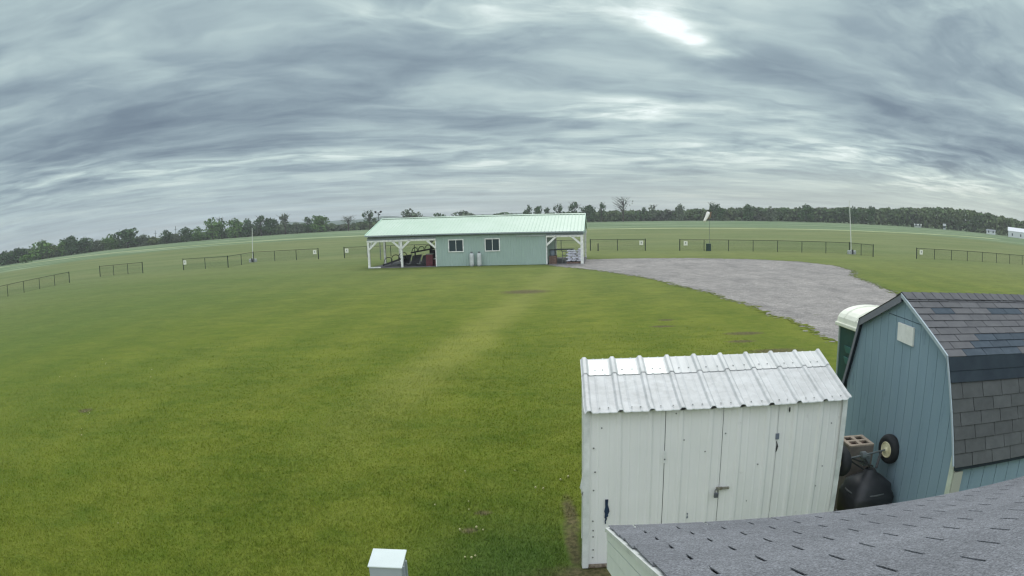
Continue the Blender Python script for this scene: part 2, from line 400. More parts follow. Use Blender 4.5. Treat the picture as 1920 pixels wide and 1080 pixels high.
# real grass blades on the lawn close to the camera
def blades():
    n = 760000
    d = 4.6 + (NR.rand(n) ** 1.5) * 21; az = R(-84) + NR.rand(n) * R(118)
    x = d * np.sin(az); y = d * np.cos(az)
    keep = (NR.rand(n) < np.clip((25.6 - d) / 15., 0, 1) ** 1.3) & (y > .8) & ~((x > .72) & (x < 5.0) & (y < 7.9)) & ~((x > 3.2) & (y < 11)) & (x < 8) & ~((x > .3) & (y < 4.2))
    for cx_, cy_, rx, ry in SOIL: keep &= ~((((x - cx_) / rx) ** 2 + ((y - cy_) / ry) ** 2 < .8) & (NR.rand(n) < .6))
    # clumpiness
    x, y, d = x[keep], y[keep], d[keep]; n = len(x)
    cl = .5 + .5 * np.sin(x * 2.3 + 1.7 * np.sin(y * 1.9)) * np.sin(y * 2.9 + np.sin(x * 3.1))
    h = (.018 + .022 * NR.rand(n)) * (.75 + .5 * cl) ; wd = (.0028 + .0003 * d) * (.7 + .6 * NR.rand(n))
    a = NR.rand(n) * 2 * np.pi; lean = h * (.2 + .9 * NR.rand(n)); la = NR.rand(n) * 2 * np.pi
    v = np.zeros((n, 3, 3))
    v[:, 0, 0] = x - np.cos(a) * wd; v[:, 0, 1] = y - np.sin(a) * wd
    v[:, 1, 0] = x + np.cos(a) * wd; v[:, 1, 1] = y + np.sin(a) * wd
    v[:, 2, 0] = x + np.cos(la) * lean; v[:, 2, 1] = y + np.sin(la) * lean; v[:, 2, 2] = h
    me = bpy.data.meshes.new('grass'); me.vertices.add(3 * n); me.loops.add(3 * n); me.polygons.add(n)
    me.vertices.foreach_set('co', v.ravel()); me.loops.foreach_set('vertex_index', np.arange(3 * n, dtype=np.int32))
    me.polygons.foreach_set('loop_start', np.arange(0, 3 * n, 3, dtype=np.int32)); me.polygons.foreach_set('loop_total', np.full(n, 3, dtype=np.int32))
    me.materials.append(M_blade); me.update(calc_edges=True); me.validate()
    o = bpy.data.objects.new('grass', me); COL.objects.link(o)
    tag(o, 'short mown yellow green lawn grass in front of the sheds', 'grass', kind='stuff')
blades()

# ------------------------------------------------------------------ long mint building with open bays
M_mint_roof = mat('mint_roof_metal', lin(182, 204, 183), .42, c2=lin(191, 210, 192), scale=.5, metal=.0)
M_mint_wall = mat('mint_siding', lin(150, 172, 162), .6, c2=lin(157, 178, 170), scale=.4)
M_white = mat('white_paint', lin(236, 238, 234), .55, c2=lin(205, 210, 204), scale=4)
M_whited = mat('weathered_white_timber', lin(236, 238, 230), .7, c2=lin(208, 212, 204), scale=6)
M_glass = mat('dark_glass', lin(46, 60, 70), .12, spec=.8)
M_slab = mat('concrete_slab', lin(118, 116, 116), .9, c2=lin(90, 88, 90), scale=1.2)
M_dark = mat('dark_opening', lin(38, 42, 44), .8)
M_blacksteel = mat('black_steel', lin(34, 37, 38), .55, c2=lin(50, 52, 52), scale=8)
M_greysteel = mat('grey_steel', lin(128, 136, 136), .45, metal=.4, c2=lin(96, 102, 104), scale=9)
M_fascia = mat('grey_green_fascia', lin(140, 152, 154), .6)
pa = math.atan(-.172); PO = Vector((-11.2, 56.13, 0))
pav = thing('storage_building', 'long mint green metal building with open bays at both ends', 'building', PO, pa)
def PL(px, py, v=0.):
    """local (u, z) of a photo point on the plane v of the long building"""
    d = U(px, py); n = Vector((-math.sin(pa), math.cos(pa), 0)); t = ((PO - Vector((0, 0, H))).dot(n) + v) / Vector(d).dot(n)
    p = Vector(d) * t + Vector((0, 0, H)) - PO
    return p.x * math.cos(pa) + p.y * math.sin(pa), p.z
PLn, PDp, EZ, RZ = 18.62, 8.8, 2.74, 4.2
U1, U2 = 6.15, 15.6
sag = lambda u: 2.86 - .13 * u / PLn
def ribbed(u0, u1, z0f, z1f, y, step=.23, rib=.018, rw=.03, face=-1):
    """vertical-ribbed metal sheet in the plane y; z0f/z1f give the lower and upper edge"""
    mb = MB(); us = []
    k = u0
    while k < u1 - 1e-6:
        us += [(k, 0), (min(k + rw, u1), rib), (min(k + rw * 2, u1), rib), (min(k + rw * 3, u1), 0)]; k += step
    us.append((u1, 0))
    v = []
    for a, o_ in us: v += [(a, y + face * o_, z0f(a)), (a, y + face * o_, z1f(a))]
    mb.add(v, [(2 * i, 2 * i + 2, 2 * i + 3, 2 * i + 1) for i in range(len(us) - 1)])
    return mb
wall = ribbed(U1, U2, lambda a: .03, lambda a: 2.58, 0.0)
wall.box(U1, U2, .03, .13, .02, 2.66)
wall.box(U1, U1 + .1, .13, PDp - .13, .02, 2.7); wall.box(U2 - .1, U2, .13, PDp - .13, .02, 2.7); wall.box(U1, U2, PDp - .13, PDp - .03, .02, 2.6)
wall.build('siding', M_mint_wall, pav)
for x0, x1 in ((0, U1 - .05), (U2 + .05, PLn)):
    MB().box(x0 - .1, x1 + .1, -.12, PDp, -.05, .03).build('floor_slab', M_slab, pav)
# frieze board band above the openings, beams
for x0, x1 in ((-.08, U1), (U2, PLn + .08)):
    ribbed(x0, x1, lambda a: 2.42, lambda a: 2.62, -.0, step=.23).box(x0, x1, .03, .08, 2.42, 2.7).build('siding', M_fascia, pav)
    MB().box(x0, x1, -.13, .03, 2.27, 2.42).build('beam', M_whited, pav, bevel=.006)
    MB().box(x0, x1, PDp - .1, PDp, 2.30, 2.66).build('beam', M_whited, pav)
for yy in (.1, PDp - .1):
    pass
def post(u, v, m=M_whited, wdt=.18, z=2.3):
    MB().box(u - wdt / 2, u + wdt / 2, v - wdt / 2, v + wdt / 2, .0, z).build('post', m, pav, bevel=.006)
M_oldwood = mat('brown_timber', lin(92, 84, 68), .85, c2=lin(70, 62, 50), scale=6)
for u in (0.02, 3.05): post(u, 0)
post(PLn - .06, 0, wdt=.24)
MB().box(U1 - .07, U1 + .02, -.03, .1, 0, 2.42).build('corner_trim', M_white, pav)
MB().box(U2 - .02, U2 + .07, -.03, .1, 0, 2.42).build('corner_trim', M_white, pav)
for u, v in ((0.02, 4.2), (0.02, PDp - .1), (3.3, PDp - .1), (PLn - .06, PDp - .1), (U2 + .1, PDp - .1)): post(u, v)
post(5.6, PDp - .1, M_oldwood)
def brace(u0, z0, u1, z1, v, m=M_whited): MB().bar((u0, v, z0), (u1, v, z1), .16, .06, up=(0, 1, 0)).build('knee_brace', m, pav)
for u0, s_ in ((.06, 1), (3.05, 1), (3.05, -1), (U1, -1), (U2 + .03, 1), (PLn - .1, -1)): brace(u0, 1.62, u0 + s_ * .82, 2.34, -.10)
for u0, s_, m_ in ((.02, 1, M_whited), (3.3, 1, M_whited), (5.6, 1, M_oldwood), (5.6, -1, M_oldwood)): brace(u0, 1.75, u0 + s_ * .6, 2.32, PDp - .06, m_)
MB().bar((.06, .1, 1.62), (.06, .9, 2.34), .05, .13, up=(1, 0, 0)).build('knee_brace', M_whited, pav)
MB().box(-.05, 1.1, -.16, -.06, .02, .12).build('sill_timber', M_white, pav)
# roof: two ribbed slopes, drip edge, gable ends, ridge cap
def slope(side):
    mb = MB(); v = []; us = []
    k = -.13
    while k < PLn + .06: us += [(k, .0), (k + .025, .022), (k + .055, .022), (k + .08, 0)]; k += .3
    us.append((PLn + .10, 0))
    for a, o_ in us:
        e = sag(a)
        if side == 0: v += [(a, -.34, e + o_), (a, 4.4, e + 1.40 + o_)]
        else: v += [(a, PDp + .34, e + o_), (a, 4.4, e + 1.40 + o_)]
    mb.add(v, [(2 * i, 2 * i + 2, 2 * i + 3, 2 * i + 1) for i in range(len(us) - 1)])
    return mb
for s_ in (0, 1): slope(s_).build('roof', M_mint_roof, pav)
def strip(a0, a1, f0, f1, name, m, th=.02):
    p0 = f0(a0); p1 = f1(a0); q0 = f0(a1); q1 = f1(a1)
    MB().prism([p0, q0, q1, p1], (0, -th, 0)).build(name, m, pav)
strip(-.15, PLn + .12, lambda a: (a, -.345, sag(a) - .10), lambda a: (a, -.345, sag(a) + .005), 'gutter', M_fascia)
mb = MB().prism([(-.15, 4.22, sag(-.44) + 1.40), (PLn + .12, 4.22, sag(PLn) + 1.40), (PLn + .12, 4.4, sag(PLn) + 1.46), (-.15, 4.4, sag(-.44) + 1.46)], (0, 0, .012))
mb.prism([(-.15, 4.58, sag(-.44) + 1.40), (PLn + .12, 4.58, sag(PLn) + 1.40), (PLn + .12, 4.4, sag(PLn) + 1.46), (-.15, 4.4, sag(-.44) + 1.46)], (0, 0, .012))
mb.build('ridge_cap', M_mint_roof, pav)
for u_, e0 in ((-.15, sag(0)), (PLn + .12, sag(PLn))):
    mb = MB()
    mb.bar((u_, -.36, e0 - .01), (u_, 4.4, e0 + 1.40), .05, .16, up=(0, 0, 1)); mb.bar((u_, PDp + .36, e0 - .01), (u_, 4.4, e0 + 1.40), .05, .16, up=(0, 0, 1))
    mb.build('rake_trim', mat('mint_trim', lin(196, 224, 206), .5), pav)
    uu = 0.0 if u_ < 0 else PLn
    MB().prism([(uu, 0, 2.42), (uu, PDp, 2.42), (uu, PDp, e0 + .0), (uu, 4.4, e0 + 1.3), (uu, 0, e0 + .0)], (.05 if u_ < 0 else -.05, 0, 0)).build('gable_siding', M_mint_wall, pav)
MB().add([(-.1, -.3, 2.66), (PLn + .08, -.3, 2.66), (PLn + .08, .0, 2.66), (-.1, .0, 2.66)], [(0, 1, 2, 3)]).build('soffit', M_fascia, pav)
for (a, b) in (((840, 449), (870, 472.5)), ((908.5, 447), (938, 471))):
    u0, z1 = PL(*a); u1, z0 = PL(*b); cz = (z0 + z1) / 2
    wn = MB()
    t = .085
    wn.box(u0, u1, -.06, .0, z0, z0 + t).box(u0, u1, -.06, .0, z1 - t, z1).box(u0, u0 + t, -.06, .0, z0 + t, z1 - t).box(u1 - t, u1, -.06, .0, z0 + t, z1 - t)
    fr = wn.build('window', M_white, pav, bevel=.004)
    um = (u0 + u1) / 2
    for x0, x1 in ((u0 + t, um - .02), (um + .02, u1 - t)):
        MB().box(x0, x1, -.032, -.02, z0 + t, z1 - t).build('pane', M_glass, fr)
    MB().box(um - .02, um + .02, -.05, -.01, z0 + t, z1 - t).build('mullion', M_white, fr)
u0, zt = PL(968, 443); u1, _ = PL(1021, 443)
MB().box(u0, u1, -.10, -.02, 2.40, 2.47).build('sliding_track', mat('galvanised', lin(176, 184, 184), .4, metal=.3), pav)

def on_pav(u, v, z=0.03): return PO + Vector((u * math.cos(pa) - v * math.sin(pa), u * math.sin(pa) + v * math.cos(pa), z))

# propane cylinders
M_tank = mat('white_tank_paint', lin(200, 206, 204), .5, c2=lin(172, 178, 178), scale=3)
def tank(loc, label):
    t = thing('propane_tank', label, 'gas cylinder', loc, 0, 'tall propane tanks against the building wall')
    MB().lathe([(.15, .0), (.16, .05), (.185, .1), (.19, .16), (.19, .95), (.18, 1.02), (.13, 1.09), (.06, 1.12)], 24).build('cylinder', M_tank, t, smooth=True)
    MB().lathe([(.17, .0), (.17, .06), (.155, .06), (.155, 0)], 24).build('foot_ring', M_greysteel, t)
    mb = MB()
    for k in range(14):
        a = .5 + k * (2 * math.pi - 1.0) / 13; b = .5 + (k + 1) * (2 * math.pi - 1.0) / 13
        if k < 13: mb.add([(.105 * math.cos(a), .105 * math.sin(a), 1.08), (.105 * math.cos(b), .105 * math.sin(b), 1.08), (.105 * math.cos(b), .105 * math.sin(b), 1.23), (.105 * math.cos(a), .105 * math.sin(a), 1.23)], [(0, 1, 2, 3)])
    mb.build('collar', M_greysteel, t)
    MB().lathe([(.02, 1.1), (.025, 1.14), (.02, 1.18), (.04, 1.19), (.04, 1.205)], 10).build('valve', M_greysteel, t)
tank(on_pav(PL(886.5, 495)[0], -.34, 0), 'white propane tank nearer the first window, left of the pair')
tank(on_pav(PL(900.5, 495)[0], -.34, 0), 'white propane tank nearer the second window, right of the pair')

# --- left bay contents
M_blackpl = mat('black_plastic', lin(26, 28, 31), .5, c2=lin(40, 43, 46), scale=4)
M_maroon = mat('maroon_paint', lin(112, 50, 58), .6, c2=lin(86, 44, 50), scale=5)
M_edge = mat('grey_edging', lin(140, 146, 140), .6)
def arch(mb, u, v, z, wdt, hgt, r, lean=0., du=1, dv=0.):
    pts = [(u, v, z)]
    for k in range(9):
        t = math.pi * k / 8; s_ = -math.cos(t) * wdt / 2 + wdt / 2
        pts.append((u + du * s_, v + dv * s_ + lean * (.5 + .5 * math.sin(t)), z + hgt * (.45 + .55 * math.sin(t))))
    pts.append((u + du * wdt, v + dv * wdt, z)); mb.tube(pts, r, 6, False)
def rack(label, u, v, L, z0, z1, hoops, legs=True, hw=.55, hh=.5):
    t = thing('hoop_rack', label, 'equipment rack', on_pav(u, v), pa, 'racks of black hoops stored in the left bay')
    mb = MB(); mb.bar((0, 0, z0), (L, 0, z1), .5, .14)
    mb.build('base_beam', M_blackpl, t)
    for k in range(hoops):
        h_ = MB(); f = (k + .1) / hoops; arch(h_, L * f, -.1, z0 + (z1 - z0) * f + .03, hw, hh, .035, .3)
        h_.build('hoop', M_blacksteel, t)
    if legs:
        for f in (.12, .88): MB().bar((L * f, 0, 0.), (L * f, .0, z0 + (z1 - z0) * f), .07, .07).build('leg', M_blacksteel, t)
rack('low slanting black rack with tall hoops by the left corner post', .75, 1.6, 2.1, .12, .75, 3, False, .75, .62)
rack('long raised black rack with a row of small hoops behind the middle post', 2.5, 4.6, 3.2, 1.0, 1.5, 5, True, .52, .42)
def lounge(label, u, v, lean=.32):
    t = thing('folded_chair', label, 'chair', on_pav(u, v), pa, 'dark folded chairs leaning in the left bay')
    MB().prism([(0, 0, .12), (.82, 0, .18), (.95, lean, .98), (.10, lean, .88)], (0, .07, .0)).build('backrest', M_blackpl, t)
    MB().tube([(.82, -.03, .14), (.9, lean * .6, .62), (.99, lean, .98)], .035, 6).tube([(-.3, -.3, .2), (.1, -.12, .14), (.82, -.06, .14)], .03, 6).build('frame', M_edge, t)
    MB().prism([(-.2, -.4, .08), (.7, -.4, .1), (.8, 0, .16), (0, 0, .12)], (0, 0, .05)).build('seat', M_blackpl, t)
lounge('dark folded chair with grey edge just right of the middle post', 3.35, 1.5)
lounge('dark folded chair with grey edge next to the maroon cabinet', 4.35, 1.35)
lounge('dark folded chair half hidden behind the middle post', 2.3, 1.9, .3)
t = thing('cabinet', 'maroon upright cabinet with a grey top in the left bay', 'cabinet', on_pav(4.98, .75), pa)
MB().box(0, .62, 0, .5, 0, 1.0).build('body', M_maroon, t, bevel=.01)
MB().box(-.03, .65, -.03, .53, 1.0, 1.05).build('top', M_edge, t); MB().box(.05, .3, -.02, 0, .06, .95).build('door', M_maroon, t); MB().box(.33, .57, -.02, 0, .06, .95).build('door', M_maroon, t)
t = thing('workbench', 'low workbench with white top against the enclosed part', 'workbench', on_pav(5.6, 1.0), pa)
MB().box(0, .5, 0, .7, .56, .62).build('top', M_white, t); MB().box(.02, .48, .03, .67, 0, .50).build('drawer_unit', M_maroon, t)
t = thing('storage_chest', 'black lidded chest at the back of the left bay', 'chest', on_pav(4.9, 3.0), pa)
MB().box(0, 1.15, 0, .9, 0, 1.15).build('body', M_blackpl, t, bevel=.02); MB().box(-.03, 1.18, -.03, .93, 1.15, 1.25).build('lid', M_blackpl, t, bevel=.02)
t = thing('engine_cover', 'dark rounded machine with a pipe on top behind the folded chairs', 'machine', on_pav(4.15, 4.9), pa)
MB().box(0, .8, 0, .6, .0, 1.2).build('housing', M_blackpl, t, bevel=.06); MB().tube([(.1, .2, 1.2), (.15, .2, 1.45), (.6, .2, 1.5), (.9, .2, 1.35)], .06, 8).build('pipe', M_blacksteel, t)

# --- right bay contents
M_bag = mat('white_sack', lin(244, 244, 246), .65, c2=lin(222, 224, 232), scale=7)
M_pallet = mat('pallet_wood', lin(136, 112, 96), .85, c2=lin(96, 80, 72), scale=8)
def pallet(parent, z=0., L=1.5, W=1.1):
    mb = MB()
    for k in range(5): mb.box(k * (L - .1) / 4, k * (L - .1) / 4 + .1, 0, W, z + .10, z + .125)
    for v in (0, W / 2 - .04, W - .08): mb.box(0, L, v, v + .08, z + .0, z + .10)
    return mb
bl, _ = PL(1063, 480, 1.); br, _ = PL(1091, 480, 1.)
t = thing('pallet', 'wooden pallet under the stacked white bags', 'pallet', on_pav(bl, .45), pa)
pallet(t, 0., br - bl, 1.0).build('deck', M_pallet, t)
bw = (br - bl) / 3
bagm = []
for k in range(4):
    mb = MB(); nx, ny = 9, 7
    L_, W_, Hh = bw * 1.02, .95, .165; top = []; bot = []
    rr = random.Random(k)
    for j in range(ny + 1):
        for i in range(nx + 1):
            a = i / nx * 2 - 1; b = j / ny * 2 - 1
            puff = max(0., (1 - abs(a) ** 2.4)) ** .75 * max(0., (1 - abs(b) ** 5)) ** .55
            pz = Hh / 2 * puff * (1 + rr.uniform(-.12, .12))
            top.append((a * L_ / 2, b * W_ / 2, Hh / 2 + pz)); bot.append((a * L_ / 2, b * W_ / 2, Hh / 2 - pz * .9))
    v = top + bot; n_ = (nx + 1) * (ny + 1); f = []
    for j in range(ny):
        for i in range(nx):
            q = j * (nx + 1) + i; f.append((q, q + 1, q + nx + 2, q + nx + 1)); f.append((n_ + q + nx + 1, n_ + q + nx + 2, n_ + q + 1, n_ + q))
    me = MB().add(v, f).build('bag', M_bag, None, smooth=True); bagm.append(me.data); bpy.data.objects.remove(me)
ORD = ['bottom', 'second', 'third', 'fourth', 'fifth', 'sixth', 'seventh', 'eighth']
for c_ in range(3):
    n_l = (7, 7, 8)[c_]
    for l_ in range(n_l):
        o = bpy.data.objects.new('white_bag', bagm[(l_ + c_) % 4]); COL.objects.link(o)
        o.location = on_pav(bl + bw * (c_ + .5) + (.07 if l_ % 2 else -.05) + random.uniform(-.04, .04), .95 + random.uniform(-.04, .04), .03 + .125 + l_ * .137)
        o.rotation_euler = (0, random.uniform(-.03, .03), pa + random.uniform(-.08, .08))
        tag(o, 'plump white bag, %s layer of the %s column on the pallet' % (('topmost' if l_ == n_l - 1 else ORD[l_]), ('left', 'middle', 'right')[c_]), 'bag', 'white bags stacked in the right bay')
sx, _ = PL(1027.5, 480, .4)
for k in range(5):
    t = thing('pallet', 'small brown and white pallet, %s in the stack at the wall' % ('bottom', 'second', 'third', 'fourth', 'topmost')[k], 'pallet', on_pav(sx + .08, .35, .03 + k * .135), pa, 'pallets stacked beside the wall corner')
    pallet(t, 0, .62, .9).build('deck', M_pallet, t)
t = thing('work_table', 'grey work table standing in the right bay', 'table', on_pav(U2 + .35, 3.4), pa)
MB().box(0, 1.75, 0, .8, .98, 1.06).build('tabletop', mat('blue_grey', lin(98, 108, 112), .6), t)
for u in (.05, 1.7):
    for v in (.05, .75): MB().box(u - .04, u + .04, v - .04, v + .04, 0, .98).build('leg', M_greysteel, t)
t = thing('storage_drum', 'blue grey lidded drum on the stacked pallets by the wall corner', 'drum', on_pav(sx + .32, .75, .03 + 5 * .135), pa)
MB().lathe([(.2, 0), (.22, .04), (.22, .42), (.2, .46)], 20).build('body', mat('drum_plastic', lin(110, 122, 130), .5), t, smooth=False); MB().lathe([(.23, .46), (.23, .5), (.1, .52)], 20).build('lid', M_blackpl, t)
t = thing('bag_frame', 'pale wire shelf standing left of the white bags', 'shelf', on_pav(bl - .42, 1.0), pa)
for u in (0, .32):
    for v in (0, .6): MB().box(u, u + .03, v, v + .03, 0, 1.0).build('upright', M_edge, t)
for z in (.25, .6, .95): MB().box(0, .35, 0, .63, z, z + .02).build('shelf', M_edge, t)

# ------------------------------------------------------------------ chain link fences
M_post = mat('dark_green_post', lin(34, 48, 38), .6)
M_wire = mat('black_vinyl_wire', lin(52, 62, 52), .6)
M_sign = mat('sign_white', lin(226, 228, 214), .6)
POST = MB().tube([(0, 0, -.02), (0, 0, 1.0)], .038, 8).build('fence_post', M_post); pm = POST.data; bpy.data.objects.remove(POST)
POST = MB().tube([(0, 0, -.02), (0, 0, 1.0)], .055, 8).build('fence_post', M_post); pme = POST.data; bpy.data.objects.remove(POST)
def fence(label, legs, h=1.2, sign=(), extra=()):
    """legs: list of (list of points) ; consecutive legs share their end point"""
    root = thing('chain_link_fence', label, 'fence', (legs[0][0].x, legs[0][0].y, 0), 0, 'black chain link fence sections beyond the lawn')
    o0 = Vector((legs[0][0].x, legs[0][0].y, 0)); wire = MB(); rail = MB(); done = []
    for li, lg in enumerate(legs):
        for i, p in enumerate(lg):
            q = p - o0
            if any((q - d_).length < .3 for d_ in done): continue
            done.append(q)
            end = (li == 0 and i == 0) or (li == len(legs) - 1 and i == len(lg) - 1) or (i in (0, len(lg) - 1))
            ps = bpy.data.objects.new('post', pme if end else pm); COL.objects.link(ps); ps.parent = root; ps.location = q; ps.scale = (1, 1, h + (.07 if end else 0))
        a = lg[0] - o0; b = lg[-1] - o0; L = (b - a).length; d = (b - a).normalized(); nn = Vector((-d.y, d.x, 0))
        rail.tube([a + Vector((0, 0, h)), b + Vector((0, 0, h))], .027, 6)
        rail2 = wire
        rail2.bar(a + Vector((0, 0, .06)), b + Vector((0, 0, .06)), .006, .006)
        st = .075; hh = h - .08; k = -hh
        while k < L:
            for sgn in (1, -1):
                s0, s1 = k, k + hh; z0, z1 = (.06, .06 + hh) if sgn == 1 else (.06 + hh, .06)
                c0, c1 = max(s0, 0), min(s1, L)
                if c1 - c0 > .02:
                    f0 = (c0 - s0) / hh; f1 = (c1 - s0) / hh
                    pa_ = a + d * c0 + Vector((0, 0, z0 + (z1 - z0) * f0)); pb_ = a + d * c1 + Vector((0, 0, z0 + (z1 - z0) * f1))
                    wv = Vector((0, 0, .0024)); wn = nn * .0024
                    wire.add([pa_ - wv, pb_ - wv, pb_ + wv, pa_ + wv], [(0, 1, 2, 3)])
            k += st
    wire.build('mesh', M_wire, root); rail.build('top_rail', M_post, root)
    for s_ in sign:
        lg, f, side = s_; a = legs[lg][0] - o0; b = legs[lg][-1] - o0; d = (b - a).normalized(); nn = Vector((d.y, -d.x, 0))
        c = a + (b - a) * f + nn * .05; sz = .42
        MB().prism([c - d * sz / 2 + Vector((0, 0, h - .62)), c + d * sz / 2 + Vector((0, 0, h - .62)), c + d * sz / 2 + Vector((0, 0, h - .14)), c - d * sz / 2 + Vector((0, 0, h - .14))], nn * .01).build('notice_board', M_sign, root)
        c2 = c + nn * .013
        MB().prism([c2 - d * .06 + Vector((0, 0, h - .46)), c2 + d * .06 + Vector((0, 0, h - .46)), c2 + d * .06 + Vector((0, 0, h - .26)), c2 - d * .06 + Vector((0, 0, h - .26))], nn * .003).build('notice_print', mat('print_grey', lin(150, 156, 146), .7), root)
def spaced(a, b, n): return [a.lerp(b, i / n) for i in range(n + 1)]
a1, b1 = G(15, 556), G(130.5, 530); a1 = b1 + (a1 - b1).normalized() * (2.85 * 4)
ext = b1 + (a1 - b1).normalized() * 2.85 * 6
fence('chain link fence section at the far left, cut by the frame', [spaced(ext, b1, 6)], 1.22)
fence('short chain link fence section standing alone left, three bays', [spaced(G(188, 518.7), G(268, 512), 3)], 1.26)
c0, c1, c2, c3 = G(344.5, 506.5), G(428, 501.8), G(476, 492), G(597.5, 486)
fence('bent chain link fence section around the white pole on the left', [spaced(c0, c1, 2), spaced(c1, c2, 2), spaced(c2, c3, 3)], 1.25, sign=[(0, .045, 1), (2, .95, 1)])
fence('chain link fence section running behind the mint building', [spaced(G(646, 484), G(1098.7, 470.3), 10)], 1.25, sign=[(0, .012, 1)])
fence('two bay chain link fence section right of the mint building', [spaced(G(1107, 470), G(1210, 470), 2)], 1.25, sign=[(0, .93, 1)])
d0, d1, d2 = G(1274.5, 470), G(1592.5, 476.5), G(1637, 481.5)
fence('longest chain link fence section, past the windsock to the tall pole', [spaced(d0, d1, 7), spaced(d1, d2, 2)], 1.2, sign=[(0, .035, 1)])
e0_, e1_ = G(1718.5, 485), G(1916.5, 496.5)
fence('chain link fence section at the far right edge', [spaced(e0_, e1_, 7) + [e1_ + (e1_ - e0_) / 7]], 1.08, sign=[(0, .03, 1)])

g0 = G(1121.5, 470.5)
t = thing('bollard', 'short black post standing in front of the fence right of the mint building', 'post', g0)
MB().lathe([(.07, 0), (.06, .05), (.06, .8), (.04, .86)], 12).build('shaft', M_blacksteel, t); MB().lathe([(.10, 0), (.10, .03), (.07, .05)], 12).build('base', M_blacksteel, t)

# poles and windsock
M_pole = mat('pale_pole', lin(212, 216, 208), .5)
M_conc = mat('pale_concrete', lin(188, 194, 190), .8, c2=lin(150, 156, 152), scale=5)
def pole(label, base, h, r0, r1, lean=(0, 0)):
    t = thing('pole', label, 'pole', base)
    MB().tube([(0, 0, .1), (lean[0] * .5, lean[1] * .5, h * .5), (lean[0], lean[1], h)], [r0, (r0 + r1) / 2, r1], 8).build('shaft', M_pole, t)
    MB().lathe([(.30, 0), (.30, .34), (.24, .42)], 12, c=(-.18, 0, 0)).build('anchor_block', M_conc, t)
    MB().lathe([(.26, 0), (.26, .3), (.20, .4)], 12, c=(.32, -.05, 0)).build('anchor_block', M_conc, t)
    MB().box(-.06, .1, -.3, -.24, .05, .5).build('clamp', M_blacksteel, t)
g1 = G(474, 491.5) ; zt = RAY(473.3, 428, math.hypot(g1.x, g1.y)); pole('short white pole in pale anchor blocks at the bend of the left fence', g1, zt.z, .05, .04, (zt.x - g1.x, 0))
g2 = G(1596, 476.5); zt = RAY(1591, 375.5, math.hypot(g2.x, g2.y)); pole('tall thin white pole at the corner of the right fence', g2, zt.z, .06, .035, (zt.x - g2.x, 0))
g3 = G(1328.5, 470.5); zt = RAY(1328, 400, math.hypot(g3.x, g3.y))
t = thing('windsock', 'pale limp windsock on a thin grey pole with dark green drum base', 'windsock', g3)
MB().tube([(0.1, 0, .5), (.1, 0, zt.z)], .02, 8).build('mast', M_greysteel, t)
MB().lathe([(.27, 0), (.285, .04), (.27, .08), (.27, .35), (.285, .38), (.27, .42), (.27, .74), (.285, .78), (.1, .8)], 20).build('drum_base', mat('dark_green_drum', lin(38, 62, 56), .6), t)
kk = 81.0 / 1200
M_sock = mat('sock_fabric', lin(248, 246, 240), .8, c2=lin(236, 232, 222), scale=3)
top_ = Vector((zt.x - g3.x + .0, 0, zt.z + .05)); q = RAY(1319.5, 415.5, math.hypot(g3.x, g3.y)); bot_ = Vector((q.x - g3.x, 0, q.z))
MB().tube([top_ + Vector((.02, 0, .1)), top_.lerp(bot_, .15), top_.lerp(bot_, .5) + Vector((.03, 0, 0)), top_.lerp(bot_, .8), bot_], [.18, .21, .18, .15, .13], 12).build('sock', M_sock, t, smooth=True)
MB().tube([top_ + Vector((-.30, -.1, .02)), top_ + Vector((-.1, -.15, .28)), top_ + Vector((.2, -.1, .27)), top_ + Vector((.3, 0, .1))], .03, 6).build('hoop', M_blacksteel, t)
MB().tube([top_ + Vector((.3, -.05, .1)), top_ + Vector((.18, -.1, -.5)), bot_ + Vector((.24, -.05, .25))], [.05, .04, .02], 6).build('stripe', mat('rust_stripe', lin(140, 110, 88), .8), t)
# anemometer mast behind the building
mt_ = RAY(709, 395, 70.); g4 = Vector((mt_.x, mt_.y, 0))
t = thing('weather_mast', 'thin mast with wind cups and vane rising behind the mint roof', 'weather mast', g4)
MB().tube([(0, 0, 0), (0, 0, mt_.z - .25)], .045, 8).build('shaft', M_greysteel, t)
MB().tube([(-.32, 0, mt_.z - .25), (.3, 0, mt_.z - .22)], .03, 6).build('crossarm', M_blacksteel, t)
for sx_ in (-.3, .28): MB().lathe([(.02, -.12), (.12, -.06), (.13, .04), (.05, .10)], 10, c=(sx_, 0, mt_.z - .12)).build('sensor_cup', M_blackpl, t)
MB().prism([(-.16, 0, mt_.z - .45), (.2, 0, mt_.z - .52), (.2, 0, mt_.z - .34)], (0, .02, 0)).build('vane', M_blacksteel, t)

# ------------------------------------------------------------------ white metal shed
M_shedw = mat('white_shed_metal', lin(232, 232, 229), .45, c2=lin(223, 224, 221), scale=.9, c3=lin(150, 144, 134), s3=3.2, l3=.66, h3=.85)
M_shedr = mat('white_roof_metal', lin(204, 206, 203), .5, c2=lin(184, 187, 184), scale=2.2, lo=.4, hi=.62, stretch=(1, .5, 1), c3=lin(180, 182, 178), s3=6, l3=.55, h3=.8)
M_shedr2 = mat('white_roof_metal_aged', lin(184, 186, 184), .55, c2=lin(200, 202, 200), scale=3.0, c3=lin(168, 170, 166), s3=9, l3=.45, h3=.8)
M_trimw = mat('white_trim', lin(228, 230, 227), .45, c2=lin(196, 200, 196), scale=5)
M_screw = mat('screw_grey', lin(120, 122, 120), .5, metal=.3)
M_crack = mat('dark_gap', lin(42, 44, 46), .9)
SW, SD, SH0, SH1 = 3.09, .98, 1.93, 2.235
SKEW = .085   # the old shed has racked a little out of square
shed = thing('metal_shed', 'small white metal storage shed with ribbed roof, in front of the blue barn', 'shed', (.90, 6.585, 0), R(-.5))
RIB = .3415
